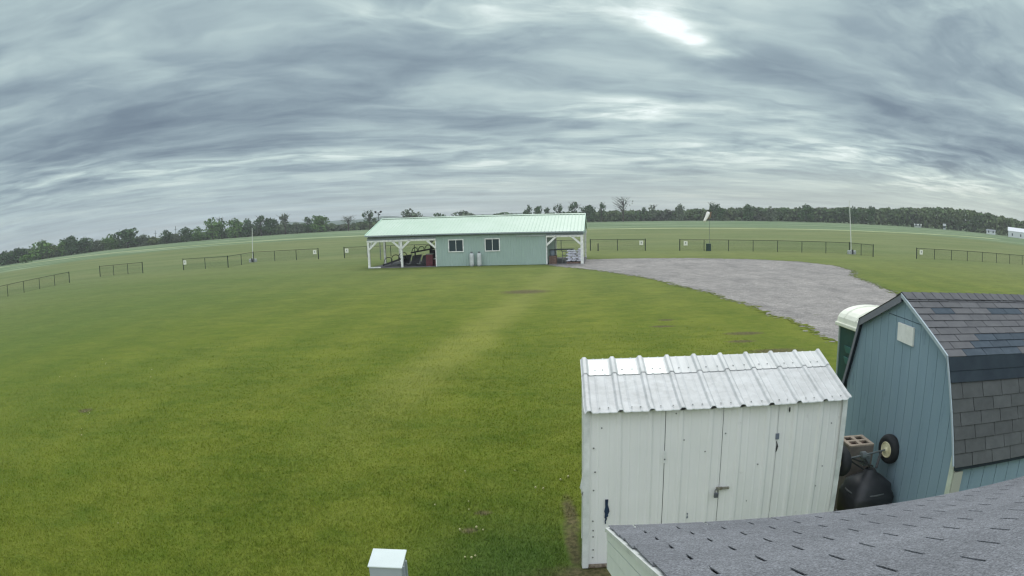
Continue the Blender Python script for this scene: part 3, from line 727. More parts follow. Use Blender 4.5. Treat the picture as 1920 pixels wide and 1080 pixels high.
def rib_profile(u, h, hm, u0=.03):
    """height of the ribbed sheet at u"""
    k = ((u - u0 + RIB / 2) % RIB) - RIB / 2
    a = abs(k)
    if a < .014: return h
    if a < .044: return h * (.5 + .5 * math.cos(math.pi * (a - .014) / .030))
    for m_ in (RIB / 3, -RIB / 3):
        b = abs(k - m_)
        if b < .016: return hm * (1 - b / .016)
    return 0.
def sheet(u0, u1, fn, h, hm, n=None, dent=None):
    """fn(u, f, off) -> point; f in 0..1 across the sheet"""
    us = sorted(set([u0, u1] + [round(x, 4) for x in np.arange(u0, u1, .008)])); nf = n or 2
    v = []
    for a in us:
        o_ = rib_profile(a, h, hm)
        for j in range(nf): v.append(fn(a, j / (nf - 1), o_))
    f = [(i * nf + j, (i + 1) * nf + j, (i + 1) * nf + j + 1, i * nf + j + 1) for i in range(len(us) - 1) for j in range(nf - 1)]
    return MB().add(v, f)
def wallfn(z0, z1, y=0.):
    def fn(u, f, o_):
        z = z0 + (z1 - z0) * f
        w_ = .004 * math.sin(u * 5 + 1) * math.sin(z * 2.3) + .003 * math.sin(u * 17 + z * 4)
        return (u, y - o_ + w_, z)
    return fn
D0, D1, D2 = .885, 1.545, 2.215
for nm, a, b, y_, z0_ in (('wall_panel', .03, D0 - .003, 0, .03), ('wall_panel', D2 + .003, SW - .03, 0, .03)):
    sheet(a, b, wallfn(z0_, SH0 - .02, y_), .017, .004, 24).build(nm, M_shedw, shed)
doors = []
for a, b in ((D0 + .003, D1 - .003), (D1 + .003, D2 - .003)):
    doors.append(sheet(a, b, wallfn(.05, SH0 - .03, -.004), .017, .004, 24).build('door', M_shedw, shed))
for u_, z0_, z1_, sh in ((D0, .05, SH0 - .03, 0), (D1, .05, SH0 - .03, 0), (D2, .05, 1.42, 0)):
    MB().box(u_ - .006, u_ + .006, .012, .02, z0_, z1_).build('door_gap', M_crack, shed)
# side and back walls, inside frame
sheet(.02, SD, lambda u, f, o_: (SKEW * u / SD - o_ * .6 - (.045 * math.exp(-((f - .5) / .035) ** 2 - ((u - .1) / .12) ** 2)), u, .03 + (SH0 + (SH1 - SH0) * u / SD - .04) * f), .017, .003, 40).build('wall_panel', M_shedw, shed)
sheet(.02, SD, lambda u, f, o_: (SW + SKEW * u / SD + o_ * .6, u, .03 + (SH0 + (SH1 - SH0) * u / SD - .04) * f), .017, .003, 8).build('wall_panel', M_shedw, shed)
sheet(.0, SW, lambda u, f, o_: (u + SKEW, SD + o_, .03 + (SH1 - .06) * f), .017, .003, 4).build('wall_panel', M_shedw, shed)
MB().box(.13, SW - .03, .03, SD - .03, .0, .05).build('floor', M_dark, shed)
# corner trims
for x0, x1 in ((-.022, .045), (SW - .045, SW + .022)):
    MB().box(x0, x1, -.024, -.018, .02, SH0 + .0).box(x0 if x0 < 0 else x1 - .004, x0 + .004 if x0 < 0 else x1, -.018, .06, .02, SH0).build('corner_trim', M_trimw, shed)
# roof sheets: lower one, then the upper one lapping over it
def rooffn(f0, f1, lift):
    def fn(u, f, o_):
        g = f0 + (f1 - f0) * f
        y = -.09 + (SD + .12) * g
        z = SH0 + .005 + (SH1 - SH0 + .02) * g + lift + o_ + .004 * math.sin(u * 3.1 + 1) * math.sin(g * 3.1)
        return (u + SKEW * max(y, 0) / SD, y, z)
    return fn
rl_ = sheet(-.018, SW + .03, rooffn(0, .70, 0),   .028, .006, 8); rl_.build('roof_sheet', M_shedr2, shed)
ru_ = sheet(-.018, SW + .03, rooffn(.66, 1.0, .006),   .028, .006, 6); ru_.build('roof_sheet', M_shedr, shed)
MB().add([rooffn(.652, .652, .004)(u, 0, rib_profile(u,   .028, .006)) for u in np.arange(-.015, SW + .03, .008)] + [rooffn(.66, .66, -.002)(u, 0, rib_profile(u,   .028, .006)) for u in np.arange(-.015, SW + .03, .008)],
         [(i, i + 1, len(np.arange(-.015, SW + .03, .008)) + i + 1, len(np.arange(-.015, SW + .03, .008)) + i) for i in range(len(np.arange(-.015, SW + .03, .008)) - 1)]).build('roof_lap', M_shedr2, shed)
# lighter cut edge at the eave
ar = list(np.arange(-.018, SW + .03, .008))
MB().add([rooffn(0, 0, 0)(u, 0, rib_profile(u,   .028, .006)) for u in ar] + [tuple(Vector(rooffn(0, 0, -.010)(u, 0, rib_profile(u,   .028, .006))) + Vector((0, -.004, 0))) for u in ar],
         [(i, i + 1, len(ar) + i + 1, len(ar) + i) for i in range(len(ar) - 1)]).build('roof_edge', M_trimw, shed)
# patched bright strips on the upper left of the roof
M_patch = mat('bright_patch', lin(240, 246, 238), .4)
for k in range(3):
    u0 = .03 + k * RIB + .05; u1 = u0 + RIB - .105
    us = list(np.arange(u0, u1, .01))
    f = rooffn(.655, .97, .0085)
    MB().add([f(u, j, rib_profile(u,   .028, .006)) for u in us for j in (0, 1)], [(2 * i, 2 * i + 2, 2 * i + 3, 2 * i + 1) for i in range(len(us) - 1)]).build('patch', M_patch, shed)
mb = MB()
for k in range(9):
    for m_ in (.33, .66):
        for f_ in (.05, .75):
            u = .03 + RIB * (k + m_) + random.uniform(-.02, .02); p = Vector(rooffn(0, 1, .008)(u, f_, .004)); mb.lathe([(.0085, 0), (.008, .005)], 7, c=p)
for z in (.15, .25, .42, .5, .62, 1.0, 1.22, 1.5): mb.lathe([(.010, 0), (.008, -.006)], 7, c=(.10 + random.uniform(-.01, .01), -.004, z), axis='y')
for u, z in ((1.0, 1.86), (1.35, 1.4), (1.58, 1.6), (2.0, 1.2), (2.75, 1.65), (2.92, 1.63), (2.86, 1.1), (2.8, .85), (1.9, .75), (.18, 1.73), (1.1, 1.55)): mb.lathe([(.009, 0), (.007, -.006)], 7, c=(u, -.006, z), axis='y')
SCR = mb
tag(SCR.build('screws', M_screw, shed), kind='stuff')
def flat_blotch(pts, name, m, y=-.012, th=.003): MB().prism([(u, y, z) for u, z in pts], (0, -th, 0)).build(name, m, shed)
M_chip = mat('navy_bare_patch', lin(34, 62, 92), .5, c2=lin(24, 40, 66), scale=20)
flat_blotch([(.225, .885), (.262, .885), (.258, .82), (.272, .77), (.278, .735), (.262, .70), (.265, .675), (.248, .665), (.25, .64), (.238, .61), (.243, .585), (.228, .58), (.225, .615), (.232, .645), (.222, .66), (.226, .71), (.218, .74), (.228, .79)], 'paint_chip', M_chip, -.008)
flat_blotch([(1.175, .66), (1.19, .655), (1.186, .63), (1.193, .60), (1.182, .585), (1.178, .60), (1.184, .63)], 'paint_chip', M_chip, -.012)
flat_blotch([(2.335, 1.862), (2.35, 1.86), (2.352, 1.815), (2.342, 1.80), (2.334, 1.82)], 'paint_chip', M_crack, -.012)
flat_blotch([(2.19, 1.56), (2.235, 1.56), (2.235, 1.49), (2.192, 1.49)], 'hinge', mat('hinge_steel', lin(108, 116, 130), .5), -.012, .006)
flat_blotch([(2.212, 1.47), (2.222, 1.44), (2.235, 1.40), (2.222, 1.35), (2.208, 1.33), (2.21, 1.38), (2.216, 1.42), (2.206, 1.46)], 'paint_chip', M_crack, -.012)
flat_blotch([(.872, 1.44), (.892, 1.44), (.893, 1.30), (.874, 1.30)], 'hinge', M_trimw, -.022, .006)
flat_blotch([(.875, 1.35), (.888, 1.35), (.888, 1.335), (.875, 1.335)], 'paint_chip', M_crack, -.03)
hs = MB().box(1.50, 1.575, -.034, -.022, .925, .965).box(1.575, 1.66, -.036, -.024, .93, .962).build('hasp', mat('hasp_zinc', lin(176, 176, 168), .45, metal=.4, c2=lin(120, 112, 100), scale=30), shed, bevel=.002)
pl_ = MB().box(1.475, 1.525, -.065, -.040, .845, .905).build('padlock', mat('padlock', lin(108, 112, 122), .4, metal=.5), shed, bevel=.006)
MB().tube([(1.485, -.052, .90), (1.485, -.052, .94), (1.50, -.052, .955), (1.515, -.052, .94), (1.515, -.052, .90)], .006, 6).build('shackle', M_screw, pl_)
# rusty dirty skirting at the foot
M_rust = mat('foot_grime', lin(150, 140, 126), .8, c2=lin(104, 90, 76), scale=14, lo=.45, hi=.6)
MB().box(.05, SW - .05, -.021, -.019, .02, .07).build('base_grime', M_rust, shed)
# curled trim flap on the left corner
MB().add([(-.024, -.02, .98), (-.024, -.02, 1.25), (-.055, -.02, 1.08), (-.06, .0, 1.04)], [(0, 1, 2), (0, 2, 3)]).build('bent_flap', M_trimw, shed)

# ------------------------------------------------------------------ blue gambrel barn shed
BO = Vector((4.50, 6.17, 0)); brz = R(-6)
BS = 1.12; BO = Vector((BO.x * BS, BO.y * BS, 4 - 4 * BS))
barn = thing('barn_shed', 'blue wooden gambrel roof barn shed at the right edge', 'barn', BO, brz)
barn.scale = (BS, BS, BS)
M_blue = mat('blue_siding', lin(136, 159, 171), .75, c2=lin(126, 150, 163), scale=1.6, c3=lin(76, 100, 112), s3=5, l3=.6, h3=.8, stretch=(1, 1, .3))
M_bluedk = mat('groove_shadow', lin(48, 68, 78), .9)
M_sh = mat('grey_shingle', lin(104, 105, 106), .95, c2=lin(95, 96, 98), scale=8, island=.08, bump=.5, bscale=120, spec=.15)
M_sh2 = mat('brown_grey_shingle', lin(90, 93, 92), .95, c2=lin(82, 85, 84), scale=8, island=.08, bump=.5, bscale=120, spec=.15)
M_shd = mat('slate_blue_shingle', lin(76, 86, 94), .95, c2=lin(67, 77, 85), scale=9, island=.10, bump=.4, bscale=120, spec=.15)
M_felt = mat('dark_felt_band', lin(46, 55, 62), .9, c2=lin(54, 64, 70), scale=5, bump=.3, bscale=90, spec=.2)
BW, BPK, BBR, BEV, BBY, BEY, BLn = 1.50, 3.125, 2.665, 1.70, 1.13, 1.555, 4.9
def gz(y):
    a = abs(y)
    return BPK - (BPK - BBR) * a / BBY if a < BBY else BBR - (BBR - BEV) * (a - BBY) / (BEY - BBY)
# planks of the gable wall
mb = MB(); SEAM = 2.90
edges = [-1.50]
k = -1.50 + .07
while k < 1.5: edges.append(k); k += .2032
edges.append(1.50)
for a, b in zip(edges[:-1], edges[1:]):
    a += .004; b -= .004
    ys = sorted({a, b} | {q for q in (-BBY, 0, BBY) if a < q < b})
    top = [(0, q, min(gz(q), gz(q)) - .01) for q in ys]
    if min(p[2] for p in top) > SEAM + .02:
        mb.prism([(0, a, .44), (0, b, .44), (0, b, SEAM - .004), (0, a, SEAM - .004)], (.014, 0, 0))
        mb.prism([(-.002, a, SEAM + .004), (-.002, b, SEAM + .004)] + [(-.002, p[1], p[2]) for p in top[::-1]], (.014, 0, 0))
    else:
        mb.prism([(0, a, .44), (0, b, .44)] + top[::-1], (.014, 0, 0))
mb.build('gable_wall', M_blue, barn)
MB().prism([(.016, -1.5, .43), (.016, 1.5, .43), (.016, 1.5, gz(1.5) - .03), (.016, BBY, gz(BBY) - .03), (.016, 0, gz(0) - .03), (.016, -BBY, gz(BBY) - .03), (.016, -1.5, gz(1.5) - .03)], (.03, 0, 0)).build('wall_backing', M_bluedk, barn)
for sgn in (-1, 1):
    mb = MB(); k = .0
    while k < BLn - .2: mb.box(.05 + k, .05 + k + .196, sgn * 1.50 - (.014 if sgn > 0 else 0), sgn * 1.50 + (0 if sgn > 0 else .014), .44, 1.84); k += .2032
    mb.build('side_wall', M_blue, barn); MB().box(.05, BLn, sgn * 1.48 - .01, sgn * 1.48 + .01, .43, 1.80).build('wall_backing', M_bluedk, barn)
MB().prism([(BLn, -1.5, .43), (BLn, 1.5, .43), (BLn, 1.5, gz(1.5)), (BLn, BBY, gz(BBY)), (BLn, 0, gz(0)), (BLn, -BBY, gz(BBY)), (BLn, -1.5, gz(1.5))], (-.02, 0, 0)).build('gable_wall', M_blue, barn)
# roof decking + shingles (y<0 is the side facing the camera)
def deck(y0, z0, y1, z1): 
    MB().prism([(-.05, y0, z0 - .02), (-.05, y1, z1 - .02), (-.05, y1, z1 - .045), (-.05, y0, z0 - .045)], (BLn + .1, 0, 0)).build('roof_deck', M_felt, barn)
OV = .055
def shingles(y0, z0, y1, z1, rows, m, parts, dark=(), darkm=M_shd, exposure=.133):
    """courses from the lower edge (y0,z0) up to (y1,z1)"""
    L = math.hypot(y1 - y0, z1 - z0); dy, dz = (y1 - y0) / L, (z1 - z0) / L
    nrm = Vector((0, -dz, dy)) if y0 < y1 else Vector((0, dz, -dy))
    if nrm.z < 0: nrm = -nrm
    A = MB(); BB = {}
    for r in range(rows):
        s0 = r * exposure - .012; s1 = min((r + 1) * exposure + .02, L)
        k = -OV - (r % 2) * .1525 - (.05 if r % 3 == 0 else 0); ti = 0
        while k < BLn + OV:
            a = max(k + .004, -OV); b = min(k + .301, BLn + OV); jz = random.uniform(-.002, .002)
            if b - a > .02:
                p = [Vector((a, y0 + dy * s0, z0 + dz * s0)) + nrm * (.014 + jz), Vector((b, y0 + dy * s0, z0 + dz * s0)) + nrm * (.014 + jz),
                     Vector((b, y0 + dy * s1, z0 + dz * s1)) + nrm * .003, Vector((a, y0 + dy * s1, z0 + dz * s1)) + nrm * .003]
                (BB.setdefault(0 if r < 4 else (1 if ti < 3 else 2), MB()) if (r, ti) in dark else A).prism(p, -nrm * .008)
            k += .305; ti += 1
    A.build('shingles', m, barn)
    for B in BB.values(): B.build('replaced_shingles', darkm, barn)
top_dark = {(8 - 2, 1), (8 - 2, 4), (8 - 2, 5), (2, 2), (2, 3), (2, 4), (1, 2), (1, 3), (1, 4), (0, 1), (0, 2), (0, 3)}
for sgn in (-1, 1):
    deck(sgn * BBY, BBR + .045, 0, BPK + .045); deck(sgn * BEY, BEV + .03, sgn * BBY, BBR + .045)
    shingles(sgn * BBY, BBR + .045, 0, BPK + .045, 9, M_sh, None, top_dark if sgn < 0 else ())
    shingles(sgn * BEY, BEV + .03, sgn * BBY, BBR + .045, 6, M_sh2, None)
    # dark band below the break
    L = math.hypot(BEY - BBY, BBR - BEV); f0 = .80 / L; yb = BEY + (BBY - BEY) * f0; zb = BEV + .03 + (BBR + .015 - BEV) * f0
    ym, zm = (yb + BBY) / 2, (zb + BBR + .045) / 2
    nr = Vector((0, sgn * .9, .42)).normalized()
    MB().prism([Vector((-OV, sgn * yb, zb)) + nr * .020, Vector((BLn + OV, sgn * yb, zb)) + nr * .020, Vector((BLn + OV, sgn * ym, zm)) + nr * .006, Vector((-OV, sgn * ym, zm)) + nr * .006], -nr * .006)\
        .prism([Vector((-OV, sgn * ym, zm - .015)) + nr * .020, Vector((BLn + OV, sgn * ym, zm - .015)) + nr * .020, Vector((BLn + OV, sgn * BBY, BBR + .05)) + nr * .010, Vector((-OV, sgn * BBY, BBR + .05)) + nr * .010], -nr * .006).build('felt_band', M_felt, barn)
# ridge caps
mb = MB(); k = -OV
while k < BLn:
    for sgn in (-1, 1):
        mb.prism([(k, 0, BPK + .075), (k + .16, 0, BPK + .068), (k + .16, sgn * .14, BPK + .012), (k, sgn * .14, BPK + .019)], (0, 0, -.006))
    k += .143
mb.build('ridge_caps', M_sh, barn)
# rake trims: pale on the camera side, grey on the other
M_raket = mat('rake_trim', lin(172, 186, 192), .5); M_raked = mat('rake_grey_trim', lin(120, 122, 130), .7)
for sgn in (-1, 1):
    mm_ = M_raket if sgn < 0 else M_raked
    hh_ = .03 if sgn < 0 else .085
    for (ya, za, yb_, zb_) in ((0, BPK + .045, BBY, BBR + .045), (BBY, BBR + .045, BEY, BEV + .03)):
        hq = hh_ if ya == 0 else (.028 if sgn < 0 else .05)
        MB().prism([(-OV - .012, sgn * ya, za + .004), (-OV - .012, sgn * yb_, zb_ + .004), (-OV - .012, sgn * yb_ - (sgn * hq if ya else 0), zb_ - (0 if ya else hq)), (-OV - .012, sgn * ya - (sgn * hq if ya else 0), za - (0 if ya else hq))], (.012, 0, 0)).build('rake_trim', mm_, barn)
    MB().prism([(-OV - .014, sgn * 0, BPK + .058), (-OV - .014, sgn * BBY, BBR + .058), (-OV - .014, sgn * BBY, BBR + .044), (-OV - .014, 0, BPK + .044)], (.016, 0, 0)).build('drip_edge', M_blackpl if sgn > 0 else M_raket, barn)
# square vent
y0, y1 = .10, -.28
v_ = MB().box(-.03, -.002, y1, y0, 2.64, 2.845).build('gable_vent', mat('vent_cream', lin(236, 236, 230), .6, c2=lin(224, 224, 218), scale=12), barn, bevel=.004)
# corner boards at the near right corner
MB().box(-.025, -.002, -1.515, -1.425, .44, 1.80).build('corner_board', mat('cream_board', lin(206, 214, 196), .7, c2=lin(186, 192, 176), scale=8), barn)
MB().box(-.02, .10, -1.54, -1.517, .44, 1.66).build('corner_board', mat('pale_board', lin(170, 172, 160), .7), barn)

# ------------------------------------------------------------------ portable toilet
pt = thing('portable_toilet', 'dark green portable toilet with white domed roof behind the blue barn', 'portable toilet', (6.72, 9.92, 0), 0)
M_pgreen = mat('toilet_green', lin(36, 74, 72), .5, c2=lin(30, 62, 62), scale=2)
M_pwhite = mat('toilet_roof_white', lin(236, 238, 222), .5, c2=lin(226, 228, 212), scale=3)
PX, PY = .56, .62
MB().box(-PX, PX, -PY, PY, .12, 2.06).build('cabin', M_pgreen, pt, bevel=.03)
MB().box(-PX - .06, PX + .06, -PY - .06, PY + .06, 0, .12).build('skid_base', M_blackpl, pt)
for yy in (-PY, PY): MB().box(-PX - .015, -PX + .03, yy - .02, yy + .02, .12, 2.06).build('corner_post', mat('pale_corner', lin(150, 166, 158), .6), pt)
mb = MB()
nA = 14; prof = []
for k in range(nA + 1):
    t_ = math.pi * k / nA; prof.append((-math.cos(t_) * (PX + .05), 2.10 + .30 * math.sin(t_) ** .75))
for j, yy in enumerate((-PY - .05, PY + .05)):
    pass
mb.prism([(x_, -PY - .05, z_) for x_, z_ in prof], (0, 2 * PY + .10, 0))
dome = mb.build('roof', M_pwhite, pt, bevel=.02)
for yy in (-.42, 0., .42):
    r_ = MB(); r_.tube([(x_ * 1.0, yy, z_ + .004) for x_, z_ in prof[1:-1]], .018, 6); r_.build('roof_rib', M_pwhite, dome)
MB().box(-PX - .075, PX + .075, -PY - .075, PY + .075, 2.04, 2.11).build('roof_rim', M_pwhite, pt, bevel=.015)
for z_ in (1.52, 1.72):
    MB().prism([(-PX - .004, -.5, z_), (-PX - .004, .38, z_), (-PX - .004, .3, z_ - .12), (-PX - .004, -.4, z_ - .12)], (-.028, 0, 0)).build('vent_louvre', mat('louvre_green', lin(50, 96, 90), .5), pt, bevel=.008)

# ------------------------------------------------------------------ broadcast spreader, bin and crate between the sheds
GZ = -6
def BL(x, y, z): # barn local to world
    c, s_ = math.cos(brz), math.sin(brz); return Vector((BO.x + x * c - y * s_, BO.y + x * s_ + y * c, z))
bn = thing('storage_bin', 'black plastic bin underneath the upside down spreader between the sheds', 'bin', Vector((4.61, 6.68, -.26)), R(-6))
MB().prism([(-.30, -.26, 0), (.26, -.26, 0), (.26, .26, 0), (-.30, .26, 0)], (0, 0, .46)).build('body', M_blackpl, bn, bevel=.03)
MB().box(-.33, .29, -.29, .29, .46, .52).build('rim', M_blackpl, bn, bevel=.02)
sp = thing('broadcast_spreader', 'black tow behind spreader turned upside down with its wheels in the air', 'spreader', Vector((4.61, 6.72, .277)), R(0)); sp.scale = (1.04,) * 3
# inverted hopper: wide rim down, tapering to the outlet
mb = MB()
def ring(w_, d_, z_, n=20, p=3.2):
    o_ = []
    for k in range(n):
        t_ = 2 * math.pi * k / n; c, s_ = math.cos(t_), math.sin(t_)
        o_.append((w_ * math.copysign(abs(c) ** (2 / p), c), d_ * math.copysign(abs(s_) ** (2 / p), s_), z_))
    return o_
rings = [ring(.28, .25, 0, p=5), ring(.31, .28, .015, p=5), ring(.325, .29, .28, p=5), ring(.31, .275, .33, p=4.5), ring(.295, .26, .35, p=4), ring(.285, .25, .43, p=3.6), ring(.19, .17, .50, p=2.8), ring(.10, .09, .55, p=2.2), ring(.07, .065, .60, p=2)]
v = [p for r_ in rings for p in r_]; n = 20
mb.add(v, [(i * n + k, i * n + (k + 1) % n, (i + 1) * n + (k + 1) % n, (i + 1) * n + k) for i in range(len(rings) - 1) for k in range(n)] + [tuple(range(n))[::-1], tuple(range((len(rings) - 1) * n, len(rings) * n))])
hop = mb.build('hopper', M_blackpl, sp, smooth=True)
M_red = mat('faded_red_print', lin(120, 70, 66), .6)
mb = MB(); xx = -.05
for wd_, hh_ in ((.022, .03), (.02, .03), (.024, .03), (.02, .03), (.022, .03), (.05, .045), (.04, .05)):
    mb.box(xx, xx + wd_, -.302, -.284, .16, .16 + hh_ * .9); xx += wd_ + .006
mb.build('red_marking', M_red, hop)
MB().tube([(-.30 * math.cos(a), -.265 * math.sin(a) - .0, .35) for a in [i * math.pi / 10 for i in range(-2, 13)]], .012, 6).build('rim_wire', mat('dull_wire', lin(84, 88, 88), .5), sp)
AZ = .775
wl, wr = Vector((-.44, .02, AZ - .02)), Vector((.31, .12, AZ))
d_ = (wr - wl).normalized()
MB().tube([wl, wr], .013, 8).build('axle', M_greysteel, sp)
gb = MB(); gb.lathe([(.03, -.04), (.05, -.03), (.05, .03), (.03, .04)], 14, c=wl.lerp(wr, .45), axis='x'); gb.box(-.07, .03, .08, .18, AZ - .16, AZ - .03); gb.build('gearbox', M_greysteel, sp)
fm = MB(); mid = wl.lerp(wr, .45)
for a_, b_ in ((wl.lerp(wr, .12), (-.10, .02, .60)), (wl.lerp(wr, .86), (.09, .0, .60)), (wl.lerp(wr, .2), (.02, -.02, .64)), (mid, (0, 0, .60))): fm.bar(a_, b_, .03, .018)
fm.build('frame', M_blacksteel, sp)
def wheel(c, ax, r=.19, wd=.14):
    q = Vector((0, 0, 1)).rotation_difference(ax)
    tw = MB(); prof = []
    for k in range(15):
        t_ = math.pi * k / 14; prof.append((r - .055 + .055 * math.sin(t_), -wd / 2 * math.cos(t_)))
    prof = [(.085, -wd / 2 * .8)] + prof + [(.085, wd / 2 * .8)]
    tw.lathe(prof, 32)
    tw.v = [tuple(q @ Vector(p) + c) for p in tw.v]
    wobj = tw.build('wheel', mat('tyre_rubber', lin(28, 31, 34), .75, c2=lin(38, 40, 42), scale=20), sp, smooth=True)
    rm = MB(); rm.lathe([(.092, -wd / 2 * .85), (.088, -.02), (.05, -.01), (.035, -.05), (.018, -.055)][::-1] if False else [(.018, -wd / 2 - .012), (.03, -wd / 2 - .008), (.036, -wd / 2 * .95), (.082, -wd / 2 * .86), (.096, -wd / 2 * 1.0), (.104, -wd / 2 * .9), (.098, wd / 2 * .85), (.03, wd / 2)], 28)
    rm.v = [tuple(q @ Vector(p) + c) for p in rm.v]
    rm.build('rim', mat('cream_rim', lin(232, 226, 190), .5, c2=lin(206, 196, 156), scale=14), wobj, smooth=False)
wheel(wr + d_ * .04, d_); wheel(wl - d_ * .03, d_)
cr = thing('slatted_crate', 'tall grey tan crate with four open cells on top behind the spreader', 'crate', Vector((4.65, 7.24, -.16)), R(-4)); cr.scale = (1.04,) * 3
M_crate = mat('crate_tan', lin(172, 158, 142), .8, c2=lin(148, 134, 118), scale=14); M_cell = mat('cell_brown', lin(112, 92, 84), .9)
mb = MB(); Wc, Hc = .185, 1.2
mb.box(-Wc, Wc, -Wc, -Wc + .02, .0, Hc).box(-Wc, Wc, Wc - .02, Wc, 0, Hc).box(-Wc, -Wc + .02, -Wc + .02, Wc - .02, 0, Hc).box(Wc - .02, Wc, -Wc + .02, Wc - .02, 0, Hc)
mb.build('sides', mat('crate_grey', lin(134, 127, 118), .85, c2=lin(112, 106, 98), scale=8), cr)
mb = MB()
for k in (-Wc, -.025, Wc - .05): mb.box(k, k + .05, -Wc, Wc, Hc, Hc + .02)
for k in (-Wc, -.025, Wc - .05):
    mb.box(-Wc + .05, -.025, k, k + .05, Hc, Hc + .018).box(.025, Wc - .05, k, k + .05, Hc, Hc + .018)
mb.build('top_grid', M_crate, cr)
MB().box(-Wc + .02, Wc - .02, -Wc + .02, Wc - .02, Hc - .06, Hc - .04).build('inner_board', M_cell, cr)

# ------------------------------------------------------------------ near shingled roof of the camera's own building
az = R(94.1); pi_ = .399
RO = Vector((.536, 2.368, 2.741)); e_ = Vector((math.sin(az), math.cos(az), 0)); hv = Vector((e_.y, -e_.x, 0)); s_v = hv * math.cos(pi_) + Vector((0, 0, math.sin(pi_))); nv = e_.cross(s_v)
if nv.z < 0: nv = -nv
own = thing('shingled_building', 'building in the right foreground with grey shingled roof and pale rake trim', 'building', (RO.x, RO.y, 0), R(-4.1))
TP = pi_; ct, st_ = math.cos(TP), math.sin(TP)
def rp(a, s, o=0.): # local coords: a along eave, s up slope, o off surface
    return Vector((a, -s * ct - o * -st_ * -1 if False else -s * ct + o * st_, RO.z + s * st_ + o * ct))
M_near = bpy.data.materials.new('near_shingle'); M_near.use_nodes = True
def _near():
    T = NT(M_near.node_tree); T.n.clear()
    o = T.new('ShaderNodeOutputMaterial'); b = T.new('ShaderNodeBsdfPrincipled'); T.l.new(b.outputs[0], o.inputs[0])
    P = T.new('ShaderNodeTexCoord').outputs['Object']
    c = T.mix(T.rng(T.noise(P, 1.6, 4, .6), .35, .65), lin(112, 114, 118), lin(124, 126, 130))
    gr = T.noise(P, 170, 3, .8)
    k = T.rng(gr, .3, .7, .3, 1.75); c = T.mix(1., c, T.comb(k, k, k), 'MULTIPLY')
    g2 = T.noise(P, 45, 4, .8); k = T.rng(g2, .3, .7, .74, 1.26); c = T.mix(1., c, T.comb(k, k, k), 'MULTIPLY')
    g = T.new('ShaderNodeNewGeometry').outputs['Random Per Island']; k = T.rng(g, 0., 1., .95, 1.05); c = T.mix(1., c, T.comb(k, k, k), 'MULTIPLY')
    bn_ = T.new('ShaderNodeBump'); bn_.inputs['Strength'].default_value = .6; bn_.inputs['Distance'].default_value = .004
    T.l.new(T.noise(P, 130, 3, .8), bn_.inputs['Height']); T.l.new(bn_.outputs[0], b.inputs['Normal'])
    T.l.new(c, b.inputs['Base Color']); b.inputs['Roughness'].default_value = .95; b.inputs['Specular IOR Level'].default_value = .15
_near()
A0, A1, S0, S1 = -.106, 7.2, -.085, 2.72
TB, EX = .152 * 2, .128
mb = MB(); rnd = random.Random(5)
nr_ = int((S1 - S0) / EX) + 1
for r in range(nr_):
    s0 = r * EX - .064; s1 = s0 + EX + .02
    if r == 0: s0 = S0
    off = (0 if r % 2 == 0 else TB / 2)
    k = off - TB * 2
    while k < A1:
        a = max(k + .005, A0 + rnd.uniform(-.006, .004)); b = min(k + TB - .005, A1)
        if b - a > .01:
            mb.prism([rp(a, s0, .0075), rp(b, s0, .0075), rp(b, min(s1, S1), .002), rp(a, min(s1, S1), .002)], nv * 0 + (rp(0, 0, -.003) - rp(0, 0, 0)))
        k += TB
mb.build('shingles', M_near, own)
MB().prism([rp(A0 + .004, S0, -.004), rp(A1, S0, -.004), rp(A1, S1, -.004), rp(A0 + .004, S1, -.004)], rp(0, 0, -.02) - rp(0, 0, 0)).build('roof_deck', mat('black_underlay', lin(30, 32, 38), .9), own)
# other slope
def rq(a, s, o=0.):
    p = rp(a, S1, o); return Vector((a, p.y - s * ct, p.z - s * st_))
MB().prism([rq(A0, 0), rq(A1, 0), rq(A1, 2.6), rq(A0, 2.6)], (0, 0, -.03)).build('back_slope', M_near, own)
# rake: drip edge, stepped metal fascia
M_fas = mat('pale_green_fascia', lin(234, 238, 234), .45, c2=lin(224, 229, 225), scale=4)
def rake(o0, o1, x0, x1, name, m, s0=S0 - .01, s1=S1): 
    d0 = Vector((0, 0, 1))
    p = [rp(0, s0), rp(0, s1)]
    MB().add([(x0, p[0].y, p[0].z - o0), (x1, p[0].y, p[0].z - o0), (x1, p[0].y, p[0].z - o1), (x0, p[0].y, p[0].z - o1),
              (x0, p[1].y, p[1].z - o0), (x1, p[1].y, p[1].z - o0), (x1, p[1].y, p[1].z - o1), (x0, p[1].y, p[1].z - o1)],
             [(0, 1, 2, 3), (4, 7, 6, 5), (0, 4, 5, 1), (1, 5, 6, 2), (2, 6, 7, 3), (3, 7, 4, 0)]).build(name, m, own)
rake(.004, .022, A0 - .012, A0 + .01, 'drip_edge', M_trimw)
rake(.022, .060, A0 - .004, A0 + .02, 'fascia', M_fas)
rake(.060, .066, A0 + .001, A0 + .02, 'fascia_groove', mat('fascia_line', lin(140, 156, 150), .6))
rake(.066, .120, A0 - .002, A0 + .02, 'fascia', M_fas)
rake(.120, .124, A0 + .003, A0 + .02, 'fascia_groove', mat('fascia_line2', lin(150, 166, 160), .6))
rake(.124, .205, A0 + .0, A0 + .02, 'fascia', M_fas)
p0 = rp(0, S0)
MB().box(A0, A1, p0.y - .0, p0.y + .02, p0.z - .18, p0.z - .012).build('eave_fascia', M_fas, own)
wy = rp(0, .30).y
